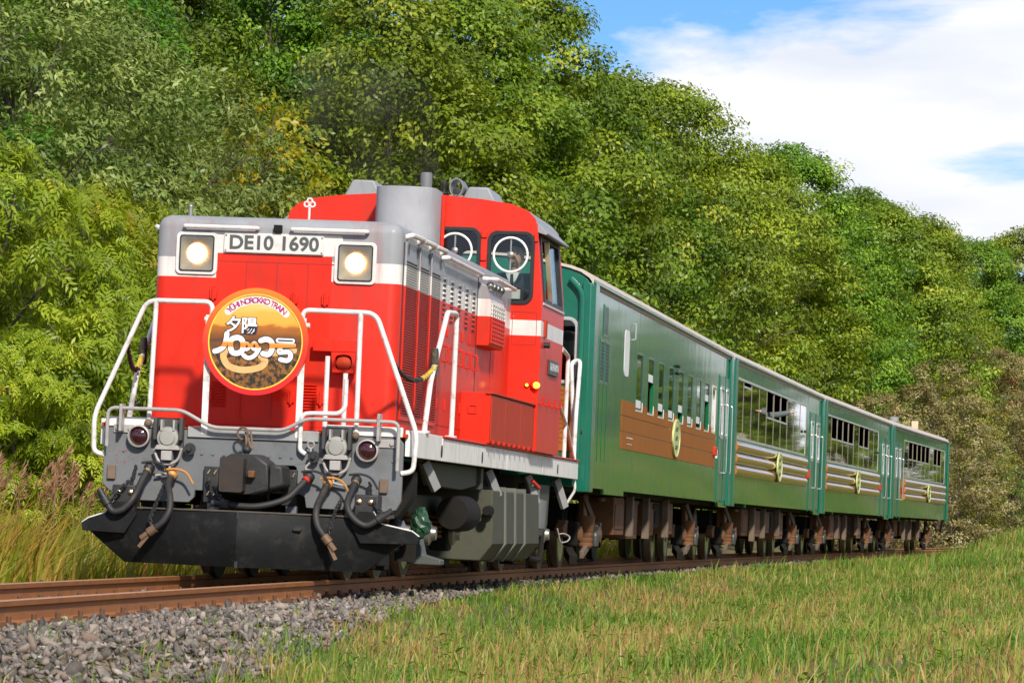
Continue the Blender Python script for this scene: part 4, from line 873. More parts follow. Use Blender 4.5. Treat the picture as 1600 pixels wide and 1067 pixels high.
# =================================================================== people
def person(name, mat4, label, shirt, trousers, hair_col, skin=(.52, .30, .20), arms='rest', group=None, tie=False, knee=.43):
    """seated figure; origin at the seat, facing -Y"""
    o = empty(name, mat4, label, 'person', group)
    sk = paint('skin', skin, .5, var=.06); cl = paint('shirt_cloth', shirt, .85, var=.12); tr = paint('trouser_cloth', trousers, .85, var=.12); hr = paint('hair', hair_col, .6, var=.25)
    def cap(mb, a, b, r0, r1, n=12):
        a, b = Vector(a), Vector(b); mb.tube([a, a.lerp(b, .5), b], r0, n, True, [r0, (r0 + r1) / 2, r1]); mb.ball(a, r0, n, 8); mb.ball(b, r1, n, 8)
    if arms == 'near':
        A = {1: [(.20, -.02, .52), (.25, -.08, .28), (.14, -.20, .20)], -1: [(-.20, -.02, .52), (-.25, -.08, .28), (-.13, -.20, .22)]}
    elif arms == 'rest':
        A = {1: [(.20, -.02, .52), (.27, -.16, .28), (.20, -.40, .22)], -1: [(-.20, -.02, .52), (-.27, -.16, .28), (-.16, -.40, .24)]}
    else:   # one arm stretched out of the window
        A = {1: [(.20, -.02, .52), (.42, -.05, .55), (.66, .02, .60)], -1: [(-.20, -.02, .52), (-.27, -.14, .28), (-.18, -.36, .20)]}
    def torso(mb, g):
        mb.ball((0, .01, .12), .15 + g, 16, 10, 1.12, .85, .9); mb.ball((0, .0, .34), .16 + g, 16, 10, 1.12, .72, 1.25); mb.ball((0, -.01, .47), .14 + g, 16, 10, 1.35, .75, .75)
        cap(mb, (-.16, 0, .53), (.16, 0, .53), .065 + g, .065 + g)
    def arm(mb, sx, g, hand):
        a, b, c = A[sx]; cap(mb, a, b, .056 + g, .046 + g); 
        e = Vector(b).lerp(Vector(c), .9) if not hand else Vector(c)
        cap(mb, b, e, .045 + g, .034 + g)
        if hand:
            d = (Vector(c) - Vector(b)).normalized(); s = d.cross(Vector((0, 0, 1))).normalized(); pc = Vector(c) + d * .05
            mb.ball(pc, .045, 10, 8, 1, 1, .55)
            for q, (off, ln) in enumerate(((-.030, .075), (-.010, .085), (.010, .08), (.029, .062))):
                p0 = pc + s * off + d * .03; p1 = p0 + d * ln * .55; p2 = p1 + d * ln * .4 + Vector((0, 0, -.012 if arms == 'rest' else (0 if q == 0 else -.02))); cap(mb, p0, p1, .0095, .009, 8); cap(mb, p1, p2, .009, .0075, 8)
            p0 = pc - s * .035; cap(mb, p0, p0 - s * .028 + d * .03, .011, .009, 8)
    def legs(mb, g):
        for sx in (1, -1):
            cap(mb, (sx * .09, 0, .06), (sx * .12, -knee, .07), .085 + g, .06 + g); cap(mb, (sx * .12, -knee, .07), (sx * .12, -knee + .01, -.36), .055 + g, .042 + g)
    def head(mb):
        hz = .79
        mb.ball((0, .0, hz), .105, 18, 14, .78, .95, 1.18); mb.ball((0, -.03, hz - .06), .075, 14, 10, .82, .9, .9)
        mb.ball((0, -.105, hz - .015), .018, 8, 6, .8, 1.1, 1.3); mb.ball((.082, .0, hz - .005), .028, 8, 6, .4, .7, 1.1); mb.ball((-.082, .0, hz - .005), .028, 8, 6, .4, .7, 1.1)
        mb.ball((0, -.085, hz - .07), .022, 8, 6, 1.3, .7, .5); mb.ball((0, -.075, hz + .025), .045, 10, 6, 1.3, .5, .35)
        cap(mb, (0, .01, .55), (0, 0, .70), .055, .052)
    b = MB(); torso(b, 0); legs(b, 0); head(b)
    for sx in (1, -1): arm(b, sx, 0, True)
    for sx in (1, -1): b.ball((sx * .12, -knee - .05, -.40), .05, 10, 8, .85, 1.9, .8)
    def remesh(mb, nm, mt, vox):
        ob = mb.build(nm, mt, o, smooth=0); r = ob.modifiers.new('remesh', 'REMESH'); r.mode = 'VOXEL'; r.voxel_size = vox; r.use_smooth_shade = True
        s = ob.modifiers.new('smooth', 'SMOOTH'); s.iterations = 3; s.factor = .5; return ob
    body = remesh(b, 'body', sk, .011)
    b = MB(); torso(b, .013)
    for sx in (1, -1): arm(b, sx, .012, False)
    remesh(b, 'jacket', cl, .014)
    b = MB(); legs(b, .012); b.ball((0, .01, .08), .165, 14, 10, 1.12, .9, .7); remesh(b, 'trousers', tr, .016)
    b = MB(); b.ball((0, .022, .825), .108, 16, 12, .82, .93, 1.02); b.v = [(x, y + (.03 if (y < -.03 and z < .86) else 0), max(z, .77 if y < 0.02 else .70)) for x, y, z in b.v]; b.build('hair', hr, o)
    dk = paint('eye_dark', (.015, .012, .01), .3)
    for sx in (1, -1): MB().ball((sx * .034, -.092, .80), .011, 8, 6, 1.2, .6, .7).build('eye', dk, o)
    MB().box(-.025, .025, -.112, -.102, .714, .720).build('mouth', paint('lip', (.30, .10, .08), .5), o)
    if tie:
        MB().plate([(-.05, .60), (.05, .60), (.0, .38)], [], 'y', -.142, -.128).build('shirt_front', paint('white_shirt', (.75, .74, .72), .8), o)
        MB().plate([(-.014, .585), (.014, .585), (.022, .42), (.0, .40), (-.022, .42)], [], 'y', -.150, -.143).build('tie', dk, o)
        for sx in (1, -1): MB().plate([(sx * .02, .62), (sx * .075, .60), (sx * .03, .50)], [], 'y', -.138, -.12).build('collar', paint('white_collar', (.75, .74, .72), .8), o)
    return o
MB().box(.78, 1.26, 8.48, 8.85, 2.46, 2.54).box(.78, 1.26, 8.83, 8.90, 2.54, 3.05).cyl((1.02, 8.66, 2.2), (1.02, 8.66, 2.48), .05).build('driver_seat', paint('seat_cloth', (.05, .06, .09), .8), LOCO, .02)
person('person', LM @ Matrix.Translation((1.07, 8.52, 2.56)) @ Matrix.Rotation(rad(-6), 4, 'Z'), 'train driver in dark uniform and white shirt seated behind the cab window', (.012, .014, .022), (.012, .013, .018), (.012, .010, .009), tie=True, arms='near', knee=.15)

# =================================================================== coaches
CZB, CZT = 0.985, 3.36
Y0, Y1 = -0.45, 19.0
cream = paint('cream_edge_paint', (.70, .62, .50), .45, var=.06)
pane_white = paint('white_blind', (.72, .72, .70), .5, var=.05)
emblem_mat = paint('emblem_print', (.52, .58, .20), .4, var=.35, scale=9, dirt=(.16, .26, .05), dirt_amt=.9, dscale=7)
alu = paint('aluminium_strip', (.62, .62, .60), .3, metal=.7, var=.1)
def end_plate(o, y, front):
    out = [(-1.38, CZB), (1.38, CZB), (1.38, 3.36), (1.30, 3.48), (1.05, 3.58), (.6, 3.66), (0, 3.69), (-.6, 3.66), (-1.05, 3.58), (-1.30, 3.48), (-1.38, 3.36)]
    holes = [rrect(.48, 1.235, 2.21, 2.93, .10), rrect(-1.235, -.48, 2.21, 2.93, .10)]
    e = MB().plate(out, holes, 'y', y, y + .05).build('end_wall', coach_teal, o, .012, 3)
    yo = y if front else y + .05; sg = -1 if front else 1
    for sx in (1, -1):
        a, b = sorted((sx * .48, sx * 1.235))
        w = MB().plate(rrect(a - .03, b + .03, 2.18, 2.96, .125), [rrect(a + .012, b - .012, 2.222, 2.918, .09)], 'y', *sorted((yo + sg * .018, yo - sg * .02))).build('end_window', paint('grey_window_rim', (.36, .36, .36), .4), e, .006)
        MB().plate(rrect(a, b, 2.21, 2.93, .10), [], 'y', y + .02, y + .027).build('pane', coach_glass, w)
        c0, c1 = sorted((sx * .46, sx * 1.26)); pb = MB().plate(rrect(c0, c1, 1.40, 2.145, .02), [], 'y', *sorted((yo, yo + sg * .018))).build('end_panel', panel_brown, e, .004)
        if front:
            for zz in (1.58, 1.80, 2.02):
                for xx in (.66, .90, 1.12): MB().plate(circ(sx * xx, zz, .105, 24, .088), [circ(sx * xx, zz, .096, 24, .080)], 'y', yo + sg * .024, yo + sg * .018).plate(circ(sx * xx, zz, .05, 18, .04), [circ(sx * xx, zz, .043, 18, .034)], 'y', yo + sg * .024, yo + sg * .018).build('log_ring', rustbrown, pb)
    MB().plate(rrect(-.42, .42, 1.05, 3.1, .06), [rrect(-.34, .34, 1.12, 3.02, .04)], 'y', *sorted((yo, yo + sg * .18))).build('gangway_bellows', rubber, e, .01)
    MB().box(-.34, .34, y + .01, y + .03, 1.1, 3.04).build('gangway_door', dark_inner, e)
    for sx in (1, -1):
        MB().tube(rpath([(sx * 1.30, yo + sg * .05, 1.2), (sx * 1.30, yo + sg * .05, 3.25), (sx * 1.15, yo + sg * .05, 3.40)], .1), .035, 10).build('corner_conduit', coach_teal, e)
        MB().lathe((sx * 1.33, yo, 1.62), (0, sg, 0), [(0, .06), (.04, .06), (.05, .03), (.052, .001)], 14).build('tail_lamp', lens_red, e)
def bogie_coach(o, yc):
    b = empty('bogie'); b.parent = o
    for y in (yc - 1.0, yc + 1.0): wheelset(b, y)
    for sx in (1, -1):
        X = lambda a, c: sorted((sx * a, sx * c))
        MB().plate([(yc - 1.5, .50), (yc - 1.2, .60), (yc - .5, .56), (yc + .5, .56), (yc + 1.2, .60), (yc + 1.5, .50), (yc + 1.45, .40), (yc + .6, .36), (yc - .6, .36), (yc - 1.45, .40)], [], 'x', *X(.86, .98)).build('side_frame', rustbrown, b, .015)
        for y in (yc - 1.0, yc + 1.0):
            ab = MB().box(*X(.92, 1.10), y - .14, y + .14, .28, .58).build('axle_box', dark_under, b, .03)
            MB().lathe((sx * 1.10, y, .43), (sx, 0, 0), [(0, .10), (.03, .10), (.05, .05), (.05, .001)], 16).build('cap', rustbrown, ab)
        # drum-shaped spring housing with ribbed foot
        d = MB().lathe((sx * 1.10, yc - .35, .27), (0, 0, 1), [(0, .085), (.02, .10), (.05, .10), (.06, .09), (.08, .10), (.11, .10), (.12, .09), (.14, .103), (.17, .103), (.18, .095), (.20, .108), (.38, .118), (.39, .12), (.39, .10), (.33, .09)], 24).build('spring_drum', rustbrown, b)
        MB().lathe((sx * 1.20, yc - .15, .27), (0, 0, 1), [(0, .02), (.02, .05), (.14, .055), (.17, .05), (.20, .025), (.26, .05), (.28, .03), (.29, .001)], 14).build('damper', paint('damper_dark', (.06, .06, .055), .4, metal=.4), b)
        MB().plate([(yc + .0, .92), (yc + .5, .92), (yc + .35, .55), (yc + .05, .55)], [], 'x', *X(.96, 1.03)).build('bolster_hanger', rustbrown, b, .01)
        MB().bar((sx * 1.12, yc - .8, .18), (sx * 1.14, yc + .75, .50), .05, .09).box(*X(1.06, 1.16), yc + .72, yc + .86, .42, .58).build('brake_rigging', rustgrey, b, .006)
        MB().bar((sx * 1.12, yc - 1.6, .12), (sx * 1.0, yc - 1.2, .22), .10, .12).build('rail_guard', dark_under, b, .01)
        MB().bar((sx * 1.05, yc - .25, .92), (sx * 1.16, yc - .05, .60), .035, .07).build('air_strut', rustgrey, b, .006)
    MB().box(-.8, .8, yc - .28, yc + .28, .46, .86).build('bolster', dark_under, b)
def underfloor(o, seed):
    rnd = random.Random(seed)
    MB().box(-1.15, 1.15, Y0 + .1, Y1 - .1, .93, 1.04).build('underframe', dark_under, o)
    spots = [(5.0, 6.2, .40, .92, rustbrown), (6.45, 6.62, .38, .95, rustgrey), (6.9, 8.2, .42, .90, rustbrown), (8.5, 8.66, .36, .95, rustgrey), (8.9, 10.4, .46, .90, rustbrown), (10.6, 11.3, .52, .88, dark_under), (11.7, 11.85, .42, .95, rustgrey), (12.0, 13.0, .40, .90, rustbrown)]
    for sx in (1, -1):
        for y0, y1, z0, z1, mt in spots:
            dy = rnd.uniform(-.25, .25); dz = rnd.uniform(-.05, .05); xo = 1.20 if mt is rustgrey else rnd.uniform(1.0, 1.16)
            b = MB().box(*sorted((sx * (xo - (.10 if mt is rustgrey else .45)), sx * xo)), y0 + dy, y1 + dy, z0 + dz, z1).build('underfloor_bracket' if mt is rustgrey else 'equipment_case', mt, o, .012)
            if mt is not rustgrey:
                MB().box(*sorted((sx * xo, sx * (xo + .012))), y0 + dy + .1, y1 + dy - .1, z0 + dz + .08, z1 - .1).build('lid', mt, b, .004)
        MB().tube([(sx * 1.0, 4.6, .88), (sx * 1.0, 13.4, .88)], .025, 8).build('air_pipe', rustgrey, o)
        MB().lathe((sx * .75, 10.9, .62), (0, 1, 0), [(-.7, .001), (-.68, .12), (-.6, .17), (.6, .17), (.68, .12), (.7, .001)], 18).build('air_tank', dark_under, o)
def roof(o, extra=()):
    prof = [(1.42, 3.33), (1.425, 3.405), (1.39, 3.45), (1.29, 3.515), (1.15, 3.56), (.85, 3.62), (.45, 3.675), (0, 3.695)]
    pr = prof + [(-x, z) for x, z in prof[-2::-1]]
    r = MB().plate(pr + [(x * .985, z - .03) for x, z in pr[::-1]], [], 'y', Y0 - .03, Y1 + .03).build('roof', roof_tan, o)
    for sx in (1, -1):
        MB().box(*sorted((sx * 1.405, sx * 1.45)), Y0 - .02, Y1 + .02, 3.35, 3.385).build('gutter', coach_teal, r, .008)
    return r
def corner_poles(o):
    for y in (Y0, Y1):
        for sx in (1, -1):
            sg = 1 if y == Y0 else -1
            MB().plate([(sx * 1.30, y - sg * .05), (sx * 1.40, y - sg * .05), (sx * 1.452, y + sg * .01), (sx * 1.452, y + sg * .36), (sx * 1.40, y + sg * .36), (sx * 1.40, y + sg * .02), (sx * 1.30, y + sg * .02)], [], 'z', .93, 3.36).build('corner_post', coach_teal, o, .01)
def shell(o, holes, sx, skirt):
    out = [(Y0 + .05, CZB), (skirt[0], CZB), (skirt[0] + .05, .925), (skirt[1], .925), (skirt[1], CZB), (skirt[2], CZB - .005), (skirt[2] + .1, .90), (Y1 - .05, .90), (Y1 - .05, 3.36), (Y0 + .05, 3.36)]
    w = MB().plate(out, holes, 'x', *sorted((sx * 1.36, sx * 1.40))).build('side_wall', coach_green, o)
    MB().plate([(Y0 + .08, 1.19), (Y1 - .08, 1.19), (Y1 - .08, 3.33), (Y0 + .08, 3.33)], holes, 'x', *sorted((sx * 1.350, sx * 1.357))).build('inner_lining', dark_inner, w)  # near-black sheet added so the sunlit inside looks dark through the windows
    for i in range(7):      # welded joints of the lower and upper body sheets
        y = 1.9 + i * 2.55
        MB().box(*sorted((sx * 1.3995, sx * 1.4015)), y - .006, y + .006, 1.0, 1.42).build('sheet_joint', coach_teal, w)
        MB().box(*sorted((sx * 1.3995, sx * 1.4015)), y + .5, y + .512, 3.11, 3.35).build('sheet_joint', coach_teal, w)
    return w
def door(o, w, y0, y1, sx):
    X = lambda a, b: sorted((sx * a, sx * b))
    d = MB().plate(rrect(y0, y1, 1.0, 2.98, .03), [rrect(y0 + .14, y1 - .14, 2.02, 2.80, .05)], 'x', *X(1.402, 1.418)).build('door', coach_teal, w, .004)
    MB().plate(rrect(y0 + .11, y1 - .11, 1.99, 2.83, .06), [rrect(y0 + .17, y1 - .17, 2.05, 2.77, .04)], 'x', *X(1.414, 1.428)).build('door_window_frame', alu, d)
    MB().plate(rrect(y0 + .14, y1 - .14, 2.02, 2.80, .05), [], 'x', *X(1.408, 1.412)).build('pane', coach_glass, d)
    MB().tube(rpath([(sx * 1.41, y1 + .10, 1.45), (sx * 1.47, y1 + .10, 1.45), (sx * 1.47, y1 + .10, 2.55), (sx * 1.41, y1 + .10, 2.55)], .03), .009, 8).build('door_handle', alu, w)
    for yy in (y0 - .03, y1 + .03): MB().box(*X(1.40, 1.412), yy - .02, yy + .02, .96, 3.0).build('door_jamb', coach_teal, w)
def emblem(o, y, z, sx, x):
    e = MB().plate(circ(y, z, .48, 36, .27), [], 'x', *sorted((sx * x, sx * (x + .022)))).build('oval_emblem', emblem_mat, o, .004)
    MB().plate(circ(y, z, .48, 36, .27), [circ(y, z, .44, 36, .245)], 'x', *sorted((sx * (x + .0225), sx * (x + .03)))).build('emblem_rim', paint('emblem_edge', (.70, .66, .36), .4), e)
    for k in range(3):
        zz = z + .13 - .13 * k
        MB().plate([(y - .22, zz - .03), (y - .05, zz + .035), (y + .20, zz + .02), (y + .1, zz - .035)], [], 'x', *sorted((sx * (x + .0225), sx * (x + .027)))).build('emblem_figure', paint('emblem_dark', (.06, .12, .03), .5), e)
def seats(o, ys, m=None):
    for y in ys:
        for sx in (1, -1): MB().box(*sorted((sx * .35, sx * 1.25)), y, y + .5, 1.20, 1.68).box(*sorted((sx * .35, sx * 1.25)), y + .5, y + .60, 1.20, 2.15).build('bench_seat', m or dark_inner, o, .02)

def coach_first():
    o = empty('passenger_coach', frame_matrix(13.65, 33.25), 'green coach with small windows and brown plank panel coupled behind the locomotive', 'railway coach', 'green coaches of the train')
    wy = [(4.68, 5.42), (6.12, 6.84), (7.50, 8.20), (8.90, 9.60), (10.30, 11.0), (11.70, 12.40), (13.10, 13.80), (14.45, 15.15)]
    blind = [2.08, 2.47, 2.13, 2.08, 2.20, 2.08, 2.12, 2.50]
    for sx in (1, -1):
        X = lambda a, b: sorted((sx * a, sx * b))
        holes = [rrect(a, b, 2.065, 2.775, .05) for a, b in wy] + [rrect(15.75, 16.35, 2.07, 2.76, .04)]
        w = shell(o, holes, sx, (1.45, 3.65, 17.3))
        for i, (a, b) in enumerate(wy):
            f = MB().plate(rrect(a - .02, b + .02, 2.045, 2.795, .065), [rrect(a + .004, b - .004, 2.069, 2.771, .05)], 'x', *X(1.392, 1.4025)).build('window_frame', coach_teal, w, .003)
            MB().box(*X(1.40, 1.412), a - .03, b + .03, 2.03, 2.048).box(*X(1.40, 1.411), b + .012, b + .03, 2.05, 2.16).build('sill_lip', cream, w, .003)
            zb = blind[i]
            MB().plate([(a, zb + .09), (b, zb + .09), (b, 2.775), (a, 2.775)], [], 'x', *X(1.390, 1.394)).build('pane', coach_glass, f)
            MB().box(*X(1.380, 1.3985), a + .01, b - .01, zb, zb + .10).build('sash_bar', pane_white, f)
            MB().box(*X(1.395, 1.400), b - .10, b - .03, zb, 2.775).build('window_guide', paint('curtain_dark', (.02, .05, .035), .8), f)
        f = MB().plate(rrect(15.71, 16.39, 2.04, 2.79, .06), [rrect(15.76, 16.34, 2.08, 2.75, .04)], 'x', *X(1.39, 1.404)).build('window_frame', cream, w, .003)
        MB().plate(rrect(15.75, 16.35, 2.07, 2.76, .04), [], 'x', *X(1.392, 1.395)).build('pane', coach_glass, f)
        # brown panel of three boards below the windows
        for k, (z0, z1) in enumerate(((1.515, 1.725), (1.735, 1.925), (1.935, 2.125))):
            if k < 2: pts = [(3.05, z0), (16.42, z0), (16.42, z1), (3.05, z1)]
            else:
                pts = [(3.05, z0), (16.42, z0), (16.42, z1 - .06)]
                for a, b in [(15.71, 16.39)] + wy[::-1]: pts += [(b + .04, z1 - (.06 if b > 16 else 0)), (b + .04, 2.03), (a - .04, 2.03), (a - .04, z1)]
                pts += [(3.05, z1)]
            MB().plate(pts, [], 'x', *X(1.4005, 1.409)).build('plank', panel_brown, w, .002)
        # louvres near the leading end
        for (y0, y1, z0, z1, n) in ((.82, 1.30, 2.81, 3.19, 14), (.56, .98, 2.24, 2.76, 12), (1.06, 1.50, 2.24, 2.76, 12)):
            l = MB().plate([(y0, z0), (y1, z0), (y1, z1), (y0, z1)], [[(y0 + .03, z0 + .02), (y1 - .03, z0 + .02), (y1 - .03, z1 - .02), (y0 + .03, z1 - .02)]], 'x', *X(1.4005, 1.409)).build('louvre_frame', coach_teal, w)
            MB().box(*X(1.4004, 1.403), y0 + .02, y1 - .02, z0 + .01, z1 - .01).build('louvre_back', rubber_seal, l)
            for i in range(n):
                z = z0 + .03 + (z1 - z0 - .06) * i / (n - 1); MB().bar((sx * 1.405, y0 + .02, z), (sx * 1.405, y1 - .02, z), .012, .010).build('slat', coach_teal, l)
        for y in (.62, 1.02, 1.42): MB().box(*X(1.401, 1.406), y - .012, y + .012, 1.3, 2.22).build('duct_rib', coach_green, w)
        MB().plate(rrect(3.18, 3.72, 2.43, 3.01, .10), [], 'x', *X(1.4005, 1.406)).build('destination_blind', pane_white, w)
        MB().tube(rpath([(sx * 1.40, 4.05, 2.92), (sx * 1.44, 4.05, 2.92), (sx * 1.44, 4.05, 3.12), (sx * 1.40, 4.05, 3.12)], .05), .012, 6).build('flag_bracket', alu, w)
        MB().ball((sx * 1.43, 9.85, 2.83), .05, 10, 8, .6, 2.4, .55).ball((sx * 1.43, 9.85, 2.73), .05, 10, 8, .6, 2.8, .55).build('side_lamp', rubber_seal, w)
        door(o, w, 16.9, 17.75, sx); door(o, w, 17.95, 18.6, sx)
        sp = MB().box(*X(1.402, 1.44), 16.05, 16.5, 1.70, 1.84).build('side_lamp', red, w, .01)
        MB().box(*X(1.402, 1.425), 16.6, 16.75, 1.66, 1.80).build('side_plate', pane_white, w, .003)
        emblem(w, 9.95, 1.815, sx, 1.4095)
        MB().box(*X(1.409, 1.4105), 3.7, 4.4, 1.66, 1.672).box(*X(1.409, 1.4105), 3.75, 4.35, 1.585, 1.592).build('stencil', pane_white, w)
    end_plate(o, Y0, True); end_plate(o, Y1 - .05, False); corner_poles(o); roof(o)
    MB().box(-1.35, 1.35, Y0 + .1, Y1 - .1, 1.06, 1.18).build('floor', dark_inner, o)
    for q in (Y0 + .06, 16.5): MB().box(-1.3, 1.3, q, q + .04, 1.2, 3.3).build('partition', dark_inner, o)
    seats(o, [4.2 + 1.4 * i for i in range(8)])
    bogie_coach(o, 2.6); bogie_coach(o, 15.9); underfloor(o, 5)
    return o
def coach_open(idx, s0, label, flip, openw):
    o = empty('passenger_coach', frame_matrix(s0, s0 + 19.6), label, 'railway coach', 'green coaches of the train')
    a0, a1 = (-.02, 14.72) if not flip else (3.15, 17.75)
    n = 10; pw = (a1 - a0) / n
    for sx in (1, -1):
        X = lambda a, b: sorted((sx * a, sx * b))
        holes = [[(a0, 2.09), (a1, 2.09), (a1, 3.075), (a0, 3.075)]]
        w = shell(o, holes, sx, (2.35, 2.45, 17.3) if not flip else (2.35, 2.45, 18.3))
        wf = MB().plate([(a0 - .03, 2.06), (a1 + .03, 2.06), (a1 + .03, 3.10), (a0 - .03, 3.10)], [[(a0 + .015, 2.105), (a1 - .015, 2.105), (a1 - .015, 3.06), (a0 + .015, 3.06)]], 'x', *X(1.392, 1.403)).build('window_band', alu, w)
        for i in range(n):
            y0, y1 = a0 + pw * i, a0 + pw * (i + 1)
            if i: MB().box(*X(1.376, 1.4005), y0 - .024, y0 + .024, 2.10, 3.066).build('mullion', paint('mullion_brown', (.20, .17, .12), .5), wf)
            st = openw[i]
            wd = empty('window'); wd.parent = w
            if st == 0: MB().box(*X(1.391, 1.395), y0 + .03, y1 - .03, 2.10, 3.066).build('pane', coach_glass, wd)
            else:
                zt = 2.57 if st == 1 else 2.96
                MB().box(*X(1.391, 1.395), y0 + .03, y1 - .03, 2.10, zt).build('pane', coach_glass, wd)
                MB().box(*X(1.376, 1.398), y0 + .03, y1 - .03, zt, zt + .035).build('sash_bar', alu, wd)
        # three half-round log mouldings in two lengths with the emblem between
        ym = (a0 + a1) / 2 + .45
        for k in range(3):
            zc = 1.935 - .198 * k
            for (q0, q1) in ((a0 + .02, ym - .42 - (0 if k else -.40)), (ym + .42 - (0 if k else .40), a1 - .02)):
                if k == 0 and q1 > a1 - .1: continue
                if k == 0: q1 = a1 - .02
                prof = [(sx * 1.401, zc - .094)] + [(sx * (1.402 + .075 * math.cos(rad(t_))), zc + .094 * math.sin(rad(t_))) for t_ in range(-80, 81, 16)] + [(sx * 1.401, zc + .094)]
                lg = MB().plate(prof, [], 'y', q0, q1).build('log_moulding', log_brown, w, .012)
        emblem(w, ym, 1.725, sx, 1.482)
        if not flip: door(o, w, 15.75, 16.65, sx); door(o, w, 17.2, 18.3, sx); ly = 15.2
        else: door(o, w, .25, 1.15, sx); door(o, w, 1.45, 2.2, sx); ly = 2.6
        MB().box(*X(1.402, 1.45), ly, ly + .28, 1.62, 1.80).build('side_lamp', red, w, .01)
        MB().box(*X(1.402, 1.425), ly + .35, ly + .5, 1.62, 1.80).build('side_plate', pane_white, w, .003)
        MB().ball((sx * 1.43, a1 - .5 if not flip else a0 + .3, 2.55), .05, 10, 8, .6, 2.6, .55).build('side_mirror', rubber_seal, w)
    end_plate(o, Y0, True); end_plate(o, Y1 - .05, False); corner_poles(o); r = roof(o)
    MB().box(-1.35, 1.35, Y0 + .1, Y1 - .1, 1.06, 1.18).build('floor', dark_inner, o)
    seats(o, [a0 + .3 + 1.55 * i for i in range(9)])
    for q in (Y0 + .06, Y1 - .12): MB().box(-1.3, 1.3, q, q + .03, 1.2, 3.3).build('partition', dark_inner, o)
    bogie_coach(o, 2.6); bogie_coach(o, 15.9); underfloor(o, 5 + idx)
    if idx == 3:
        MB().lathe((-.15, 17.0, 3.67), (0, 0, 1), [(-.1, .12), (.25, .12), (.27, .15), (.40, .15), (.42, .001)], 16).build('stove_chimney', grey, r)
        MB().box(.3, .5, 18.2, 18.35, 3.6, 4.0).box(.15, .3, 18.22, 18.33, 3.6, 3.75).build('roof_mast', paint('pale_mast', (.65, .48, .33), .5), r, .01)
    return o
C0 = coach_first()
C1 = coach_open(1, 33.65, 'green log-trimmed open-window coach next to the small-windowed coach, a hand reaching out', False, [0, 2, 0, 0, 1, 1, 1, 0, 0, 0])
C2 = coach_open(2, 53.65, 'green log-trimmed open-window coach, third in the train, with many lowered windows', False, [0, 1, 1, 1, 1, 0, 1, 1, 0, 0])
C3 = coach_open(3, 73.65, 'last and smallest green coach, with a chimney and pale mast on its roof', True, [0, 1, 1, 1, 1, 1, 0, 1, 1, 0])
# =================================================================== passengers
def seat_at(s0, x, y, z, rz=0): return frame_matrix(s0, s0 + 19.6) @ Matrix.Translation((x, y, z)) @ Matrix.Rotation(rad(rz), 4, 'Z')
person('person', seat_at(13.65, 1.02, 6.85, 1.62, 8), 'passenger with bare face at the lowered window of the small-windowed coach', (.05, .05, .06), (.04, .04, .05), (.25, .2, .18), group='passengers at the windows')
person('person', seat_at(33.65, 1.02, 7.6, 2.14, 15), 'passenger stretching a bare arm out of the open window', (.10, .12, .12), (.03, .03, .04), (.03, .025, .02), arms='out', group='passengers at the windows')
person('person', seat_at(33.65, .98, 10.1, 1.85, 5), 'passenger in orange-red top at the window behind the outstretched arm', (.60, .07, .03), (.03, .03, .04), (.03, .025, .02), group='passengers at the windows')
person('person', seat_at(73.65, 1.0, 14.9, 1.78, 5), 'passenger in pale top leaning by a window of the last coach', (.70, .66, .62), (.03, .03, .04), (.02, .02, .02), group='passengers at the windows')
person('person', seat_at(73.65, 1.0, 16.6, 1.80, 5), 'passenger in pink top at the rearmost window of the last coach', (.70, .25, .22), (.03, .03, .04), (.02, .02, .02), group='passengers at the windows')
# =================================================================== ground, ballast and rails
m, t, p, out = nodes_of('ground_soil'); lk = t.links.new
tcx = nnode(t, 'ShaderNodeTexCoord'); n = nnode(t, 'ShaderNodeTexNoise', Scale=.9, Detail=8.0, Roughness=.7); lk(tcx.outputs['Object'], n.inputs[0])
r = ramp(t, [(.3, (.07, .065, .022)), (.5, (.12, .10, .035)), (.65, (.20, .15, .07)), (.8, (.13, .09, .045))]); lk(n.outputs[0], r.inputs[0]); lk(r.outputs[0], p.inputs['Base Color']); p.inputs['Roughness'].default_value = .95
n2 = nnode(t, 'ShaderNodeTexNoise', Scale=9.0, Detail=6.0); lk(tcx.outputs['Object'], n2.inputs[0]); b = nnode(t, 'ShaderNodeBump'); b.inputs['Strength'].default_value = .8; b.inputs['Distance'].default_value = .08
lk(n2.outputs[0], b.inputs['Height']); lk(b.outputs[0], p.inputs['Normal'])
soil = m
ss = np.concatenate([np.arange(-3000, -60, 245), np.arange(-60, 140, 1.0), np.arange(140, 420, 6.0), np.arange(420, 3300, 180)])
dd = np.concatenate([-np.geomspace(2800, 30, 16), np.arange(-28, -4, 1.0), np.arange(-4, 8, .2), np.arange(8, 30, 1.0), np.geomspace(31, 2800, 16)])
SG, DG = np.meshgrid(ss, dd, indexing='ij')
ZG = ground_z(np.clip(SG, -60, 420), np.clip(DG, -120, 120)); hh = np.clip(SG, -200, 500) / RC
XG = np.clip(SG, -200, 500) ** 2 / (2 * RC) + DG * np.cos(hh); YG = SG - DG * np.sin(hh)
V = np.stack([XG, YG, ZG - .02], -1).reshape(-1, 3); a, b_ = SG.shape
idx = np.arange(a * b_).reshape(a, b_); Fq = np.stack([idx[:-1, :-1], idx[1:, :-1], idx[1:, 1:], idx[:-1, 1:]], -1).reshape(-1, 4)[:, ::-1]
g = link('ground', np_mesh('ground', V, Fq, soil, smooth=True)); setp(g, 'grassy ground and wooded bank on both sides of the track', 'ground', kind='structure')
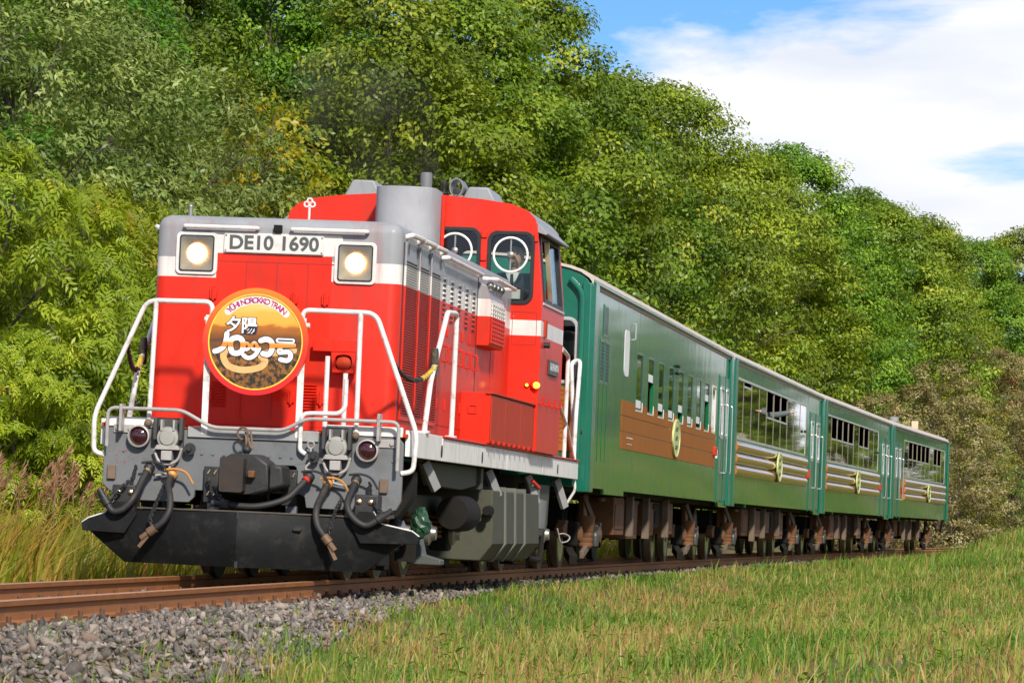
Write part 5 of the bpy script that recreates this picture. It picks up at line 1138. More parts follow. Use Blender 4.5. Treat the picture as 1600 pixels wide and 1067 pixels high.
# rails swept along the curve
rail_mat = paint('rusty_rail', (.30, .115, .036), .65, spec=.3, var=.2, dirt=(.16, .055, .02), dirt_amt=.5, dscale=3, scale=6)
rail_top = paint('worn_railhead', (.44, .21, .09), .4, metal=.35, var=.15)
prof = [(-.055, -.145), (.055, -.145), (.055, -.132), (.012, -.118), (.009, -.045), (.030, -.034), (.0325, -.004), (.026, 0), (-.026, 0), (-.0325, -.004), (-.030, -.034), (-.009, -.045), (-.012, -.118), (-.055, -.132)]
svals = np.concatenate([np.arange(-60, 140, 2.0), np.arange(140, 420, 8.0)])
def rail_obj(d0, label):
    me_v, me_f = [], []; n = len(prof)
    for i, s_ in enumerate(svals):
        for u, w in prof:
            dx = d0 + u * math.cos(CANT) + w * math.sin(CANT); zz = -(d0 + u) * math.sin(CANT) + w * math.cos(CANT)
            me_v.append(sd2w(s_, dx, zz))
    for i in range(len(svals) - 1):
        for k in range(n): me_f.append((i * n + k, i * n + (k + 1) % n, (i + 1) * n + (k + 1) % n, (i + 1) * n + k))
    m_ = MB().add(me_v, me_f); o = m_.build('rail', rail_mat, smooth=50); o.data.materials.append(rail_top)
    for po in o.data.polygons:
        if po.normal.z > .8 and po.center.z > -.05: po.material_index = 1
    return setp(o, label, 'rail', 'rails of the track', 'structure')
rail_obj(.566, 'rusty rail nearer the camera beside the ballast shoulder'); rail_obj(-.566, 'rusty rail on the far side beside the reeds')
# sleepers and clips
sl_me = MB().box(-1.05, 1.05, -.11, .11, -.29, -.150).mesh('sleeper', paint('old_timber', (.07, .05, .035), .9, var=.3, bump=.4))
clip_mat = paint('rail_clip_iron', (.10, .045, .02), .7)
cl_me = MB().box(-.035, .035, -.05, .05, -.148, -.118).cyl((0, 0, -.13), (0, 0, -.085), .016, n=8).mesh('rail_clip', clip_mat)
tr = empty('track_sleepers'); setp(tr, 'timber sleepers and clips under the rails, bedded in ballast', 'sleepers', kind='structure')
for i in range(76):
    s_ = -24 + i * .62; M_ = frame_matrix(s_, s_ + .1)
    so_ = link('sleeper', sl_me, tr); so_.matrix_world = M_
    for d in (.655, .477, -.477, -.655):
        c = link('rail_clip', cl_me, so_, (d, 0, 0))
# ballast: real stones
m, t, p, out = nodes_of('ballast_stone'); lk = t.links.new
at = nnode(t, 'ShaderNodeAttribute'); at.attribute_name = 'tone'; r = ramp(t, [(0, (.06, .050, .042)), (.3, (.135, .115, .098)), (.6, (.205, .178, .152)), (.8, (.18, .125, .092)), (1, (.34, .295, .25))]); lk(at.outputs['Fac'], r.inputs[0])
tcx = nnode(t, 'ShaderNodeTexCoord'); n = nnode(t, 'ShaderNodeTexNoise', Scale=60.0, Detail=4.0); lk(tcx.outputs['Object'], n.inputs[0])
mu = nnode(t, 'ShaderNodeMixRGB', blend_type='OVERLAY'); mu.inputs[0].default_value = .5; lk(r.outputs[0], mu.inputs[1]); lk(n.outputs[0], mu.inputs[2]); lk(mu.outputs[0], p.inputs['Base Color']); p.inputs['Roughness'].default_value = .85
stone_mat = m
def stones(n_, s0, s1, d0, d1, size, seed, dens=None):
    rg = np.random.default_rng(seed); protos = []
    for k in range(10):
        bm = bmesh.new(); bmesh.ops.create_icosphere(bm, subdivisions=1, radius=1)
        # angular crushed rock: cut the ball with random planes
        for q in range(9):
            nv = Vector(rg.normal(size=3)).normalized(); c = rg.uniform(.25, .62)
            for v in bm.verts:
                dd_ = v.co.dot(nv)
                if dd_ > c: v.co -= nv * (dd_ - c)
        bm.faces.ensure_lookup_table(); bmesh.ops.triangulate(bm, faces=bm.faces); bm.verts.index_update()
        protos.append((np.array([v.co[:] for v in bm.verts]), np.array([[v.index for v in f.verts] for f in bm.faces]))); bm.free()
    s_ = rg.uniform(s0, s1, n_); d_ = rg.uniform(d0, d1, n_)
    if dens is not None:
        keep = rg.uniform(0, 1, n_) < dens(s_, d_); s_, d_ = s_[keep], d_[keep]; n_ = len(s_)
    sz = size * rg.lognormal(0, .28, n_); Vs, Fs, Ts = [], [], []; off = 0
    z_ = ground_z(s_, d_) + sz * .30 + rg.uniform(-.01, .025, n_)
    # orientation
    q = rg.normal(size=(n_, 4)); q /= np.linalg.norm(q, axis=1)[:, None]; w, x, y, z = q.T
    Rm = np.stack([1 - 2 * (y * y + z * z), 2 * (x * y - z * w), 2 * (x * z + y * w), 2 * (x * y + z * w), 1 - 2 * (x * x + z * z), 2 * (y * z - x * w), 2 * (x * z - y * w), 2 * (y * z + x * w), 1 - 2 * (x * x + y * y)], -1).reshape(-1, 3, 3)
    hh_ = s_ / RC; C = np.stack([s_ ** 2 / (2 * RC) + d_ * np.cos(hh_), s_ - d_ * np.sin(hh_), z_], -1); tone = rg.uniform(0, 1, n_)
    asp = rg.uniform([.95, .7, .45], [1.7, 1.25, .85], (n_, 3))
    for k in range(10):
        sel = np.arange(k, n_, 10); pv, pf = protos[k]; P_ = pv[None] * asp[sel][:, None, :] * sz[sel][:, None, None]
        P_ = np.einsum('nij,nvj->nvi', Rm[sel], P_) + C[sel][:, None, :]
        Vs.append(P_.reshape(-1, 3)); Fs.append((pf[None] + (off + np.arange(len(sel)) * len(pv))[:, None, None]).reshape(-1, 3)); Ts.append(np.repeat(tone[sel], len(pv))); off += len(sel) * len(pv)
    return np_mesh('ballast_stones', np.concatenate(Vs), np.concatenate(Fs), stone_mat, {'tone': np.concatenate(Ts)})
near = stones(15500, -22, 14, .64, 2.75, .029, 21, lambda s, d: (d < np.interp(s, [-25, -15.4, -5.6, 4, 13.5], [2.85, 2.5, 1.85, 1.3, .85])) * 1.0)
setp(link('ballast_stones', near), 'grey crushed stone ballast on the shoulder beside the nearer rail', 'ballast', kind='stuff')
midb = stones(3600, -20, 40, -.52, .50, .034, 22)
setp(link('ballast_stones', midb), 'crushed stone ballast lying between the two rails', 'ballast', kind='stuff')
farb = stones(5200, -4, 26, -2.6, -.63, .036, 23)
setp(link('ballast_stones', farb), 'crushed stone ballast strip between the far rail and the reeds', 'ballast', kind='stuff')
lng = stones(1200, 14, 60, .64, 1.0, .034, 24)
setp(link('ballast_stones', lng), 'crushed stone ballast showing through grass beside the coaches', 'ballast', kind='stuff')
# =================================================================== vegetation
def leaf_mat(name, stops, rough=.42, trans=.30, hue=.026, val=.22, spec=.34):
    """leaves: tone attribute picks the colour, each tree shifts a little, light passes through"""
    m, t, p, out = nodes_of(name); lk = t.links.new
    at = nnode(t, 'ShaderNodeAttribute'); at.attribute_name = 'tone'; r = ramp(t, stops); lk(at.outputs['Fac'], r.inputs[0])
    oi = nnode(t, 'ShaderNodeObjectInfo'); h = nnode(t, 'ShaderNodeHueSaturation')
    a = nnode(t, 'ShaderNodeMapRange'); a.inputs['To Min'].default_value = .5 - hue; a.inputs['To Max'].default_value = .5 + hue; lk(oi.outputs['Random'], a.inputs[0]); lk(a.outputs[0], h.inputs['Hue'])
    a = nnode(t, 'ShaderNodeMapRange'); a.inputs['To Min'].default_value = 1 - val; a.inputs['To Max'].default_value = 1 + val
    mm = nnode(t, 'ShaderNodeMath', operation='FRACT'); m3 = nnode(t, 'ShaderNodeMath', operation='MULTIPLY'); m3.inputs[1].default_value = 7.31; lk(oi.outputs['Random'], m3.inputs[0]); lk(m3.outputs[0], mm.inputs[0]); lk(mm.outputs[0], a.inputs[0]); lk(a.outputs[0], h.inputs['Value'])
    lk(r.outputs[0], h.inputs['Color']); lk(h.outputs[0], p.inputs['Base Color']); p.inputs['Roughness'].default_value = rough; p.inputs['Specular IOR Level'].default_value = spec
    tl = nnode(t, 'ShaderNodeBsdfTranslucent'); g = nnode(t, 'ShaderNodeMixRGB', blend_type='MULTIPLY'); g.inputs[0].default_value = 1; g.inputs[2].default_value = (1.3, 1.25, .55, 1); lk(h.outputs[0], g.inputs[1]); lk(g.outputs[0], tl.inputs[0])
    mx_ = nnode(t, 'ShaderNodeMixShader'); mx_.inputs[0].default_value = trans; lk(p.outputs[0], mx_.inputs[1]); lk(tl.outputs[0], mx_.inputs[2]); lk(mx_.outputs[0], out.inputs[0])
    return m
lm_oak = leaf_mat('oak_leaves', [(0, (0.068, 0.122, 0.007)), (.45, (0.153, 0.242, 0.014)), (.8, (0.256, 0.348, 0.023)), (1, (0.417, 0.440, 0.043))])
lm_dark = leaf_mat('dark_wood_leaves', [(0, (0.052, 0.114, 0.007)), (.5, (0.116, 0.226, 0.014)), (.85, (0.193, 0.330, 0.018)), (1, (0.362, 0.432, 0.034))])
lm_lime = leaf_mat('lime_green_leaves', [(0, (0.103, 0.157, 0.008)), (.4, (0.216, 0.288, 0.012)), (.75, (0.347, 0.404, 0.022)), (.95, (0.475, 0.494, 0.050)), (1, (0.475, 0.329, 0.020))], trans=.38, hue=.012)
lm_grey = leaf_mat('grey_green_leaves', [(0, (0.080, 0.123, 0.022)), (.45, (0.169, 0.233, 0.043)), (.8, (0.281, 0.347, 0.085)), (1, (0.450, 0.492, 0.153))], hue=.015)
lm_olive = leaf_mat('olive_leaves', [(0, (0.121, 0.121, 0.019)), (.45, (0.230, 0.240, 0.036)), (.8, (0.359, 0.338, 0.057)), (1, (0.522, 0.437, 0.088))], hue=.02)
lm_pale = leaf_mat('pale_autumn_leaves', [(0, (0.175, 0.145, 0.051)), (.45, (0.340, 0.299, 0.117)), (.8, (0.496, 0.433, 0.191)), (1, (0.600, 0.538, 0.250))], hue=.02)
lm_gold = leaf_mat('yellowing_leaves', [(0, (0.163, 0.182, 0.013)), (.5, (0.326, 0.334, 0.024)), (.8, (0.451, 0.365, 0.022)), (1, (0.526, 0.242, 0.017))], hue=.015, trans=.4)
lm_red = leaf_mat('russet_leaves', [(0, (.10, .11, .03)), (.5, (.20, .18, .06)), (.72, (.26, .18, .07)), (.9, (.40, .12, .04)), (1, (.48, .11, .035))], hue=.01)
bark = paint('bark', (.11, .085, .065), .9, var=.3, bump=.5, bscale=8, dirt=(.22, .21, .18), dirt_amt=.5)

def leaf_arrays(C, D, N, L, Wd, fold=.25):
    D = D / np.linalg.norm(D, axis=1)[:, None]; Sx = np.cross(N, D); Sx /= (np.linalg.norm(Sx, axis=1)[:, None] + 1e-9); N2 = np.cross(D, Sx)
    L = L[:, None]; Wd = Wd[:, None]
    b = C - D * L * .5; t_ = C + D * L * .5; l = C + Sx * Wd * .5 + N2 * Wd * fold - D * L * .05; r = C - Sx * Wd * .5 + N2 * Wd * fold - D * L * .05
    return np.stack([b, r, t_, l], 1).reshape(-1, 3)
def unit(v): return v / (np.linalg.norm(v, axis=-1, keepdims=True) + 1e-9)
def make_crown(name, blobs, rg, per_area, per_clump, clump_r, leaf, aspect, droop, mat, compound=False, wind=(0.25, 0.0, 0.0)):
    """foliage: leaf clumps spread over overlapping boughs"""
    CC, DD, TT = [], [], []
    cen = np.array([b[0] for b in blobs]); rr_ = np.array([b[1] for b in blobs])
    for i, (c, r) in enumerate(blobs):
        n = max(6, int(per_area * r * r)); d = unit(rg.normal(size=(n, 3)) + np.array([0, 0, .25])); pos = np.array(c) + d * r * rg.uniform(.70, 1.06, n)[:, None] * np.array([1, 1, .82])
        dist = np.linalg.norm((pos[:, None, :] - cen[None]) / np.array([1, 1, .82]), axis=2) / rr_[None]; dist[:, i] = 9
        k = dist.min(1) > .72; CC.append(pos[k]); DD.append(d[k]); TT.append(np.full(k.sum(), rg.uniform(-.10, .10)))
    CC = np.concatenate(CC); DD = np.concatenate(DD); TT = np.concatenate(TT); n = len(CC)
    tone = np.clip(rg.normal(.44, .20, n) + TT, 0, 1)
    m = per_clump; N = n * m
    cr = clump_r * rg.uniform(.7, 1.3, n)
    off = unit(rg.normal(size=(n, m, 3))) * (rg.uniform(0, 1, (n, m, 1)) ** .45); off[..., 2] *= .50; off += DD[:, None, :] * .25
    P_ = CC[:, None, :] + off * cr[:, None, None]
    Nn = unit(DD[:, None, :] * .40 + np.array([0, 0, .38]) + off * .95 + rg.normal(size=(n, m, 3)) * .24)
    Dv = unit(off * .9 + rg.normal(size=(n, m, 3)) * .55 + np.array([wind[0], wind[1], -droop])); Dv = Dv - Nn * (Dv * Nn).sum(-1, keepdims=True) * .6
    tl = np.clip(tone[:, None] + rg.normal(0, .11, (n, m)), 0, 1); Ls = leaf * rg.uniform(.65, 1.25, (n, m))
    P_, Nn, Dv, tl, Ls = P_.reshape(-1, 3), Nn.reshape(-1, 3), Dv.reshape(-1, 3), tl.ravel(), Ls.ravel()
    if compound:    # each spray carries paired leaflets along a drooping midrib
        k = 9; Dv = unit(Dv); Sx = unit(np.cross(Nn, Dv)); out = []
        for j in range(k):
            if j == k - 1: sgn, t_ = 0, 1.0
            else: sgn, t_ = (1 if j % 2 else -1), .25 + .75 * (j // 2) / 4
            ctr = P_ + Dv * (Ls * (t_ - .5))[:, None] + np.array([0, 0, -1.0]) * (Ls * .28 * t_ * t_)[:, None]
            dj = unit(Dv * (.55 if sgn else 1) + Sx * sgn * .85 + np.array([0, 0, -.25])); ll = Ls * (.42 if sgn else .5)
            out.append(leaf_arrays(ctr + dj * (ll * .45)[:, None], dj, Nn + rg.normal(size=Nn.shape) * .15, ll, ll * aspect, .15))
        V = np.concatenate(out); tn = np.concatenate([np.repeat(tl, 4)] * k)
    else:
        V = leaf_arrays(P_, Dv, Nn, Ls, Ls * aspect); tn = np.repeat(tl, 4)
    F = np.arange(len(V)).reshape(-1, 4)
    return np_mesh(name, V, F, mat, {'tone': tn})
def make_trunk(blobs, rg, h0, r0, lean=(0, 0)):
    mb = MB(); top = max(b[0][2] for b in blobs) * .86
    P_ = [Vector((lean[0] * (z / top) ** 2 + rg.normal(0, .06) * (z > 0), lean[1] * (z / top) ** 2 + rg.normal(0, .06) * (z > 0), z)) for z in np.linspace(-.4, top, 9)]
    mb.tube(P_, r0, 9, True, [r0 * (1.25 if i == 0 else 1 - .85 * i / 8) for i in range(9)])
    for c, r in blobs:
        c = Vector(c); z0 = max(h0 * .5, c.z - (Vector((c.x, c.y, 0)).length) * .9 - .4); z0 = min(z0, top * .93)
        k = min(7.99, (z0 + .4) / (top + .4) * 8); a = P_[int(k)].lerp(P_[int(k) + 1], k - int(k)); rb = max(.03, r0 * (1 - .85 * k / 8) * .55)
        mid = a.lerp(c, .5) + Vector((rg.normal(0, .12), rg.normal(0, .12), .12)); mb.tube([a, mid, c], rb, 6, False, [rb, rb * .65, rb * .25])
        for q in range(3):
            e = c + Vector(unit(rg.normal(size=3))) * r * .9; mb.tube([mid.lerp(c, .6), c.lerp(e, .5) + Vector((0, 0, .08)), e], rb * .4, 5, False, [rb * .4, rb * .25, rb * .08])
    return mb.mesh('trunk', bark, 60)
def blobs_for(rg, n, h, w, zb, rmin, rmax, top=.5):
    """boughs filling an egg-shaped crown from height zb to h"""
    out = []; 
    for i in range(n):
        f = (i + .5) / n; z = zb + (h - zb) * f; prof = math.sin(PI * min(1, .12 + .86 * f) ** (1.0)) ** .65 * (1 if f < top else 1 - .35 * (f - top) / (1 - top))
        r = rg.uniform(rmin, rmax) * (.75 + .35 * prof); a = i * 2.39996 + rg.uniform(-.5, .5); q = max(0, w * prof - r * .55) * math.sqrt(rg.uniform(.35, 1))
        out.append(((q * math.cos(a), q * math.sin(a), min(z, h - r * .8)), r))
    return out
PROTO = {}
def proto(key, seed, n, h, w, zb, rmin, rmax, per_area, per_clump, clump_r, leaf, aspect, droop, mat, r0, compound=False, top=.5, wind=(.25, 0, 0)):
    rg = np.random.default_rng(seed); bl = blobs_for(rg, n, h, w, zb, rmin, rmax, top)
    PROTO[key] = (make_trunk(bl, rg, zb + 1, r0), make_crown('crown', bl, rg, per_area, per_clump, clump_r, leaf, aspect, droop, mat, compound, wind))
proto('oakA', 1, 34, 15.5, 4.6, 1.2, 1.25, 2.0, 11.5, 125, .80, .175, .55, .35, lm_oak, .26)
proto('oakB', 2, 30, 15.0, 4.2, 1.5, 1.25, 1.9, 11.5, 125, .78, .175, .55, .35, lm_oak, .24, top=.62)
proto('oakC', 3, 36, 16.5, 5.0, 1.0, 1.3, 2.1, 11, 125, .82, .18, .52, .4, lm_oak, .28, top=.4)
proto('lime', 4, 22, 5.6, 2.5, .3, .60, 1.0, 44, 13, .30, .27, .30, .55, lm_lime, .10, compound=True, top=.55)
proto('limeB', 5, 20, 5.2, 2.3, .3, .55, .95, 46, 13, .30, .27, .30, .55, lm_lime, .10, compound=True, top=.7)
proto('grey', 6, 30, 9.2, 3.9, .8, .8, 1.35, 21, 92, .50, .135, .36, .35, lm_grey, .17)
proto('olive', 7, 26, 8.5, 3.2, .5, .75, 1.25, 24, 62, .45, .135, .45, .3, lm_olive, .15)
proto('pale', 8, 26, 7.0, 3.2, .2, .7, 1.15, 25, 56, .42, .125, .45, .2, lm_pale, .12, top=.45)
proto('sapling', 9, 14, 6.0, 1.4, 1.2, .40, .72, 44, 34, .30, .10, .5, .4, lm_gold, .06, top=.6)
def tree(name, key, s_, d_, scale, rz, label, group, mat=None, dz=0.0, sc=None, cat='tree'):
    tm, cm = PROTO[key]; w = sd2w(s_, d_, float(ground_z(s_, d_)) - .15 + dz)
    o = empty(name, Matrix.Translation(w) @ Matrix.Rotation(rad(rz), 4, 'Z'), label, cat, group); sv = sc or (scale, scale, scale)
    a = link('trunk', tm, o, scale=sv); b = link('crown', cm, o, scale=sv)
    if mat: b.material_slots[0].link = 'OBJECT'; b.material_slots[0].material = mat
    return o
G1 = 'lime green bushy trees beside the reeds'; G2 = 'grey-green trees behind the lime green ones'; G3 = 'tall green trees of the forest edge'; G4 = 'dark trees up the wooded slope'; G5 = 'pale autumn shrubs by the far bend'; G6 = 'distant trees closing the valley'; G7 = 'trees on the open side of the line'; G8 = 'yellowing saplings along the forest edge'
# lime green bushes, left of the locomotive
for s_, d_, sc_, rz, key, lab in (
    (15.5, -6.3, 1.02, 10, 'lime', 'lime green bushy tree at the left picture edge, over the reeds'),
    (19.5, -6.0, 1.06, 130, 'limeB', 'tallest lime green bushy tree, its pointed top against grey-green foliage'),
    (23.5, -6.6, .98, 250, 'lime', 'lime green bushy tree just left of the locomotive hood'),
    (27.5, -6.3, .98, 65, 'limeB', 'lime green bushy tree peeping above the locomotive hood roof'),
    (13.0, -5.3, .62, 200, 'limeB', 'low lime green bush at left edge, half hidden by reed plumes'),
    (18.5, -4.7, .58, 310, 'lime', 'low lime green bush close behind the left white handrail'),
    (31.5, -7.2, .95, 20, 'lime', 'lime green tree hidden mostly behind the cab')): tree('lime_green_tree', key, s_, d_, sc_, rz, lab, G1)
for s_, d_, sc_, rz, key, mt, lab in (
    (31.0, -10.2, 1.03, 0, 'grey', None, 'grey-green leafy tree in the upper left corner'),
    (38.0, -10.2, 1.04, 100, 'grey', None, 'grey-green rounded tree above the locomotive headlight'),
    (44.5, -10.6, .92, 220, 'grey', None, 'grey-green tree with thin bare twigs, above the locomotive hood'),
    (50.5, -9.8, .88, 300, 'olive', None, 'olive tree standing behind the sloping left side of the cab roof'),
    (57.0, -9.4, .98, 40, 'olive', None, 'olive yellowish tree in the faint exhaust smoke'),
    (63.0, -9.2, .86, 150, 'olive', lm_dark, 'darker olive tree right of the exhaust smoke'),
    (27.0, -12.0, .95, 190, 'grey', lm_dark, 'darker grey-green tree filling the far left edge')): tree('leafy_tree', key, s_, d_, sc_, rz, lab, G2, mt)
for s_, d_, sc_, rz, lab in (
    (40.5, -8.0, 1.45, 0, 'yellow and orange tipped sapling among the grey-green trees'),
    (46.0, -8.2, 1.28, 80, 'yellowing sapling beside the orange tipped one'),
    (62.5, -6.2, 1.05, 160, 'yellow-green sapling just above the cab roof vent'),
    (67.5, -6.4, .92, 240, 'thin yellow sapling between the cab and the first coach roof')): tree('yellow_sapling', 'sapling', s_, d_, sc_, rz, lab, G8, None if s_ < 60 else leaf_mat('yellow_green_leaves', [(0, (.08, .10, .012)), (.5, (.20, .22, .022)), (.9, (.33, .31, .03)), (1, (.36, .22, .02))], trans=.4))
front = [(69, -11.2, .94, 'oakB', 'tall green tree directly above the cab roof horn'), (76.5, -10.6, .98, 'oakA', 'broad green tree above the gap between cab and first coach'),
    (85, -10.8, 1.0, 'oakC', 'bright green tree above the front of the first coach, cutting the skyline'), (94, -10.4, .98, 'oakB', 'green tree above the middle of the first coach'),
    (103, -10.8, 1.02, 'oakA', 'green tree above the rear of the first coach, crown on the skyline'), (112.5, -10.4, 1.0, 'oakC', 'green tree whose bough droops toward the roof joint of first and second coach'),
    (122, -10.8, 1.0, 'oakB', 'green tree above the second coach roof'), (132, -10.2, 1.02, 'oakA', 'green tree with pale clumps above the rear of the second coach'),
    (143, -10.6, 1.04, 'oakC', 'green tree behind the third coach, on the skyline dip'), (154, -10.0, 1.02, 'oakB', 'green tree above the third coach with a bare limb showing'),
    (165, -9.6, 1.06, 'oakA', 'light green rounded tree at the foot of the skyline slope'), (176, -9.6, 1.02, 'oakC', 'last tall light green tree before the skyline drops')]
for i, (s_, d_, sc_, key, lab) in enumerate(front): tree('forest_tree', key, s_, d_, sc_, 47 * i, lab, G3, lm_oak if i % 3 else None)
back = [(58, -18, 1.0, 'oakC', 'dark tree at the top edge above the grey-green trees, trunk showing'), (66, -20, 1.0, 'oakA', 'dark slope tree at the top edge with bare branches'), (76, -19, .98, 'oakB', 'dark slope tree at the top edge above the exhaust stack'), (86, -18.5, 1.02, 'oakC', 'dark slope tree over the cab, touching the top edge'),
    (97, -18.5, .98, 'oakA', 'slope tree where the skyline meets the top edge'), (109, -18, .95, 'oakB', 'slope tree peeping over the skyline above the first coach'), (122, -18, .92, 'oakC', 'slope tree peeping over the skyline beside a thin bare treetop'), (136, -17.5, .90, 'oakA', 'slope tree behind the skyline above the second coach'), (150, -17, .92, 'oakB', 'slope tree behind the skyline above the third coach'), (165, -17, .9, 'oakC', 'slope tree behind the last skyline bump'),
    (78, -29, .9, 'oakB', 'farther dark slope tree in the gap left of the stack'), (92, -29, .9, 'oakC', 'farther dark slope tree behind the yellow tipped saplings'), (106, -29, .9, 'oakA', 'farther dark slope tree high behind the cab'), (48, -17.5, .95, 'oakB', 'dark tree filling the gap behind the upper left grey-green crowns'), (40, -18, .9, 'oakA', 'dark tree behind the far left grey-green crowns'), (64, -29, .95, 'oakC', 'farther dark slope tree closing the gap above the yellow saplings'), (70, -25, .95, 'oakA', 'dark slope tree between the trunks at the top edge'), (55, -26, .95, 'oakB', 'farther dark slope tree above the upper left crowns'), (84, -25, .95, 'oakA', 'dark slope tree over the exhaust stack, behind the front crowns'), (100, -22.5, 1.15, 'oakC', 'tall dark slope tree filling the top edge above the yellow saplings'), (108, -26, 1.2, 'oakB', 'tallest far slope tree behind the top edge gap'), (92, -22.5, 1.1, 'oakA', 'dark slope tree left of the tall one at the top edge')]
for i, (s_, d_, sc_, key, lab) in enumerate(back): tree('slope_tree', key, s_, d_, sc_, 71 * i + 20, lab, G4, lm_dark)
for i, (s_, d_, sc_, key, mt, lab) in enumerate([
    (130, -5.0, .95, 'pale', None, 'pale autumn shrub rising behind the joint of third and last coach'), (145, -4.4, 1.22, 'pale', None, 'largest pale tan shrub above the last coach roof'), (153, -4.4, .98, 'olive', lm_olive, 'olive brown shrub above the end of the last coach'),
    (160, -3.8, .85, 'pale', lm_grey, 'grey-green shrub right of the last coach end'), (168, -3.6, 1.0, 'pale', None, 'pale feathery shrub near the right picture edge'), (176, -3.2, .72, 'olive', lm_grey, 'low grey-green shrub at the right picture edge'), (172, -5.8, 1.28, 'olive', lm_red, 'russet tinged tree above the pale shrubs'), (180, -5.0, 1.12, 'grey', lm_pale, 'pale green tree beside the russet one at the right'), (172, -7.6, .95, 'grey', lm_grey, 'grey-green tree tucked under the last tall light green tree'), (203, -5.5, 1.0, 'pale', lm_pale, 'tan shrub far along the bend at right')]): tree('autumn_shrub', key, s_, d_, sc_, 33 * i, lab, G5, mt)
for i, (s_, d_, sc_, key) in enumerate([(192, -12, 1.08, 'oakB'), (206, -11, 1.12, 'oakA'), (222, -10.5, 1.15, 'oakC'), (238, -8, .62, 'oakB'), (256, -6, .60, 'oakA'), (276, -3, .62, 'oakC'), (300, 0, .60, 'oakB'), (216, -20, 1.2, 'oakC'), (240, -20, 1.2, 'oakA'), (268, -16, .75, 'oakB'), (296, -12, .7, 'oakC')]):  # trees past the right edge are kept low so logs and coaches mirror sky
    tree('distant_tree', key, s_, d_, sc_, 57 * i, ('distant tree in the hazy row right of the last tall tree', 'distant rounded tree on the low skyline at right', 'distant tree beyond the russet tinged one', 'distant tree beyond the right picture edge, kept low so the coaches mirror sky', 'unseen distant tree right of the picture, kept low for the coach reflections', 'unseen tree farther right on the bend, kept low for the coach reflections', 'farthest unseen tree at right, kept low for the coach reflections', 'dark distant tree behind the skyline drop', 'dark distant tree filling the low skyline notch', 'dark distant tree just past the right edge, kept low for the coach reflections', 'dark unseen tree right of the skyline, kept low for the coach reflections')[i], G6, lm_dark if i > 6 else None)
for i, (x_, y_, sc_, key) in enumerate([(24, 205, 0.64, 'oakA'), (30, 222, 0.68, 'oakB'), (37, 214, 0.58, 'oakC'), (44, 232, 0.66, 'oakA'), (52, 220, 0.61, 'oakB'), (60, 236, 0.69, 'oakC'), (70, 222, 0.60, 'oakA'), (81, 230, 0.65, 'oakB'), (94, 226, 0.68, 'oakC'), (108, 220, 0.65, 'oakA')]):
    s_ = y_; d_ = x_ - y_ * y_ / (2 * RC)
    tree('meadow_tree', key, s_, d_, sc_, 40 * i, 'broad tree on the open side of the line, mirrored in the coach sides', G7)
# ------------------------------------------------------------------ grass, reeds, plumes
def blade_mesh(name, s_, d_, h, w, tone, mat, rg, lean=.35, wind=.15, z=None, curl=1.0):
    n = len(s_); hh_ = s_ / RC
    B = np.stack([s_ ** 2 / (2 * RC) + d_ * np.cos(hh_), s_ - d_ * np.sin(hh_), (ground_z(s_, d_) if z is None else z) - .02], -1)
    a = rg.uniform(0, 2 * PI, n); le = np.abs(rg.normal(0, lean, n)); dirv = np.stack([np.cos(a) * le + wind, np.sin(a) * le, np.zeros(n)], -1)
    fa = rg.uniform(0, 2 * PI, n); side = np.stack([np.cos(fa), np.sin(fa), np.zeros(n)], -1) * (w * .5)[:, None]
    up = np.array([0, 0, 1.0]); M1 = B + (up * .55 + dirv * .30 * curl) * h[:, None]; T = B + (up * .95 + dirv * 1.0 * curl - up * (le[:, None] ** 2) * .45) * h[:, None]
    V = np.stack([B - side, B + side, M1 + side * .8, M1 - side * .8, T], 1).reshape(-1, 3); o = (np.arange(n) * 5)[:, None]
    F = np.concatenate([o + np.array([[0, 1, 2]]), o + np.array([[0, 2, 3]]), o + np.array([[3, 2, 4]])], 1).reshape(-1, 3)
    return np_mesh(name, V, F, mat, {'tone': np.repeat(tone, 5)})
def vnoise(x, y, f, seed=0):
    """smooth value noise"""
    xi, yi = np.floor(x * f).astype(int), np.floor(y * f).astype(int); xf, yf = x * f - xi, y * f - yi
    def hsh(i, j): return (np.sin(i * 127.1 + j * 311.7 + seed * 74.7) * 43758.5453) % 1.0
    u, v = xf * xf * (3 - 2 * xf), yf * yf * (3 - 2 * yf)
    return (hsh(xi, yi) * (1 - u) + hsh(xi + 1, yi) * u) * (1 - v) + (hsh(xi, yi + 1) * (1 - u) + hsh(xi + 1, yi + 1) * u) * v
gm = leaf_mat('meadow_grass', [(0, (0.057, 0.129, 0.012)), (.32, (0.114, 0.225, 0.020)), (.52, (0.194, 0.297, 0.035)), (.68, (0.342, 0.347, 0.075)), (.84, (0.456, 0.361, 0.119)), (1, (0.388, 0.220, 0.085))], rough=.5, trans=.35, hue=0, val=0)
rg = np.random.default_rng(31); n = 215000
t_ = rg.uniform(0, 1, n); s_ = -25 + 150 * t_ ** 1.75; d_ = .64 + rg.uniform(0, 1, n) ** .95 * (6.4 + .075 * (s_ + 25))
pn = vnoise(s_, d_ * 2.0, .55, 1); fine = vnoise(s_, d_, 2.2, 5)
edge = np.interp(s_, [-25, -15.4, -5.6, 4, 13.5], [2.65, 2.3, 1.6, 1.1, .72]) + (fine - .5) * .6 + (pn - .5) * .35
k = (d_ > edge) | ((d_ > edge - .5) & (rg.uniform(0, 1, n) < .10)) ; s_, d_, pn, fine = s_[k], d_[k], pn[k], fine[k]; n = len(s_)
far = (s_ + 33) / 50
h = rg.uniform(.05, .17, n) * (.45 + 1.3 * fine ** 1.5) * (1 + .45 * sstep(25, 80, s_)) * (.6 + .4 * sstep(0, .8, d_ - 1.0)); dry = vnoise(s_, d_ * 1.7, .8, 9) * .55 + pn * .45
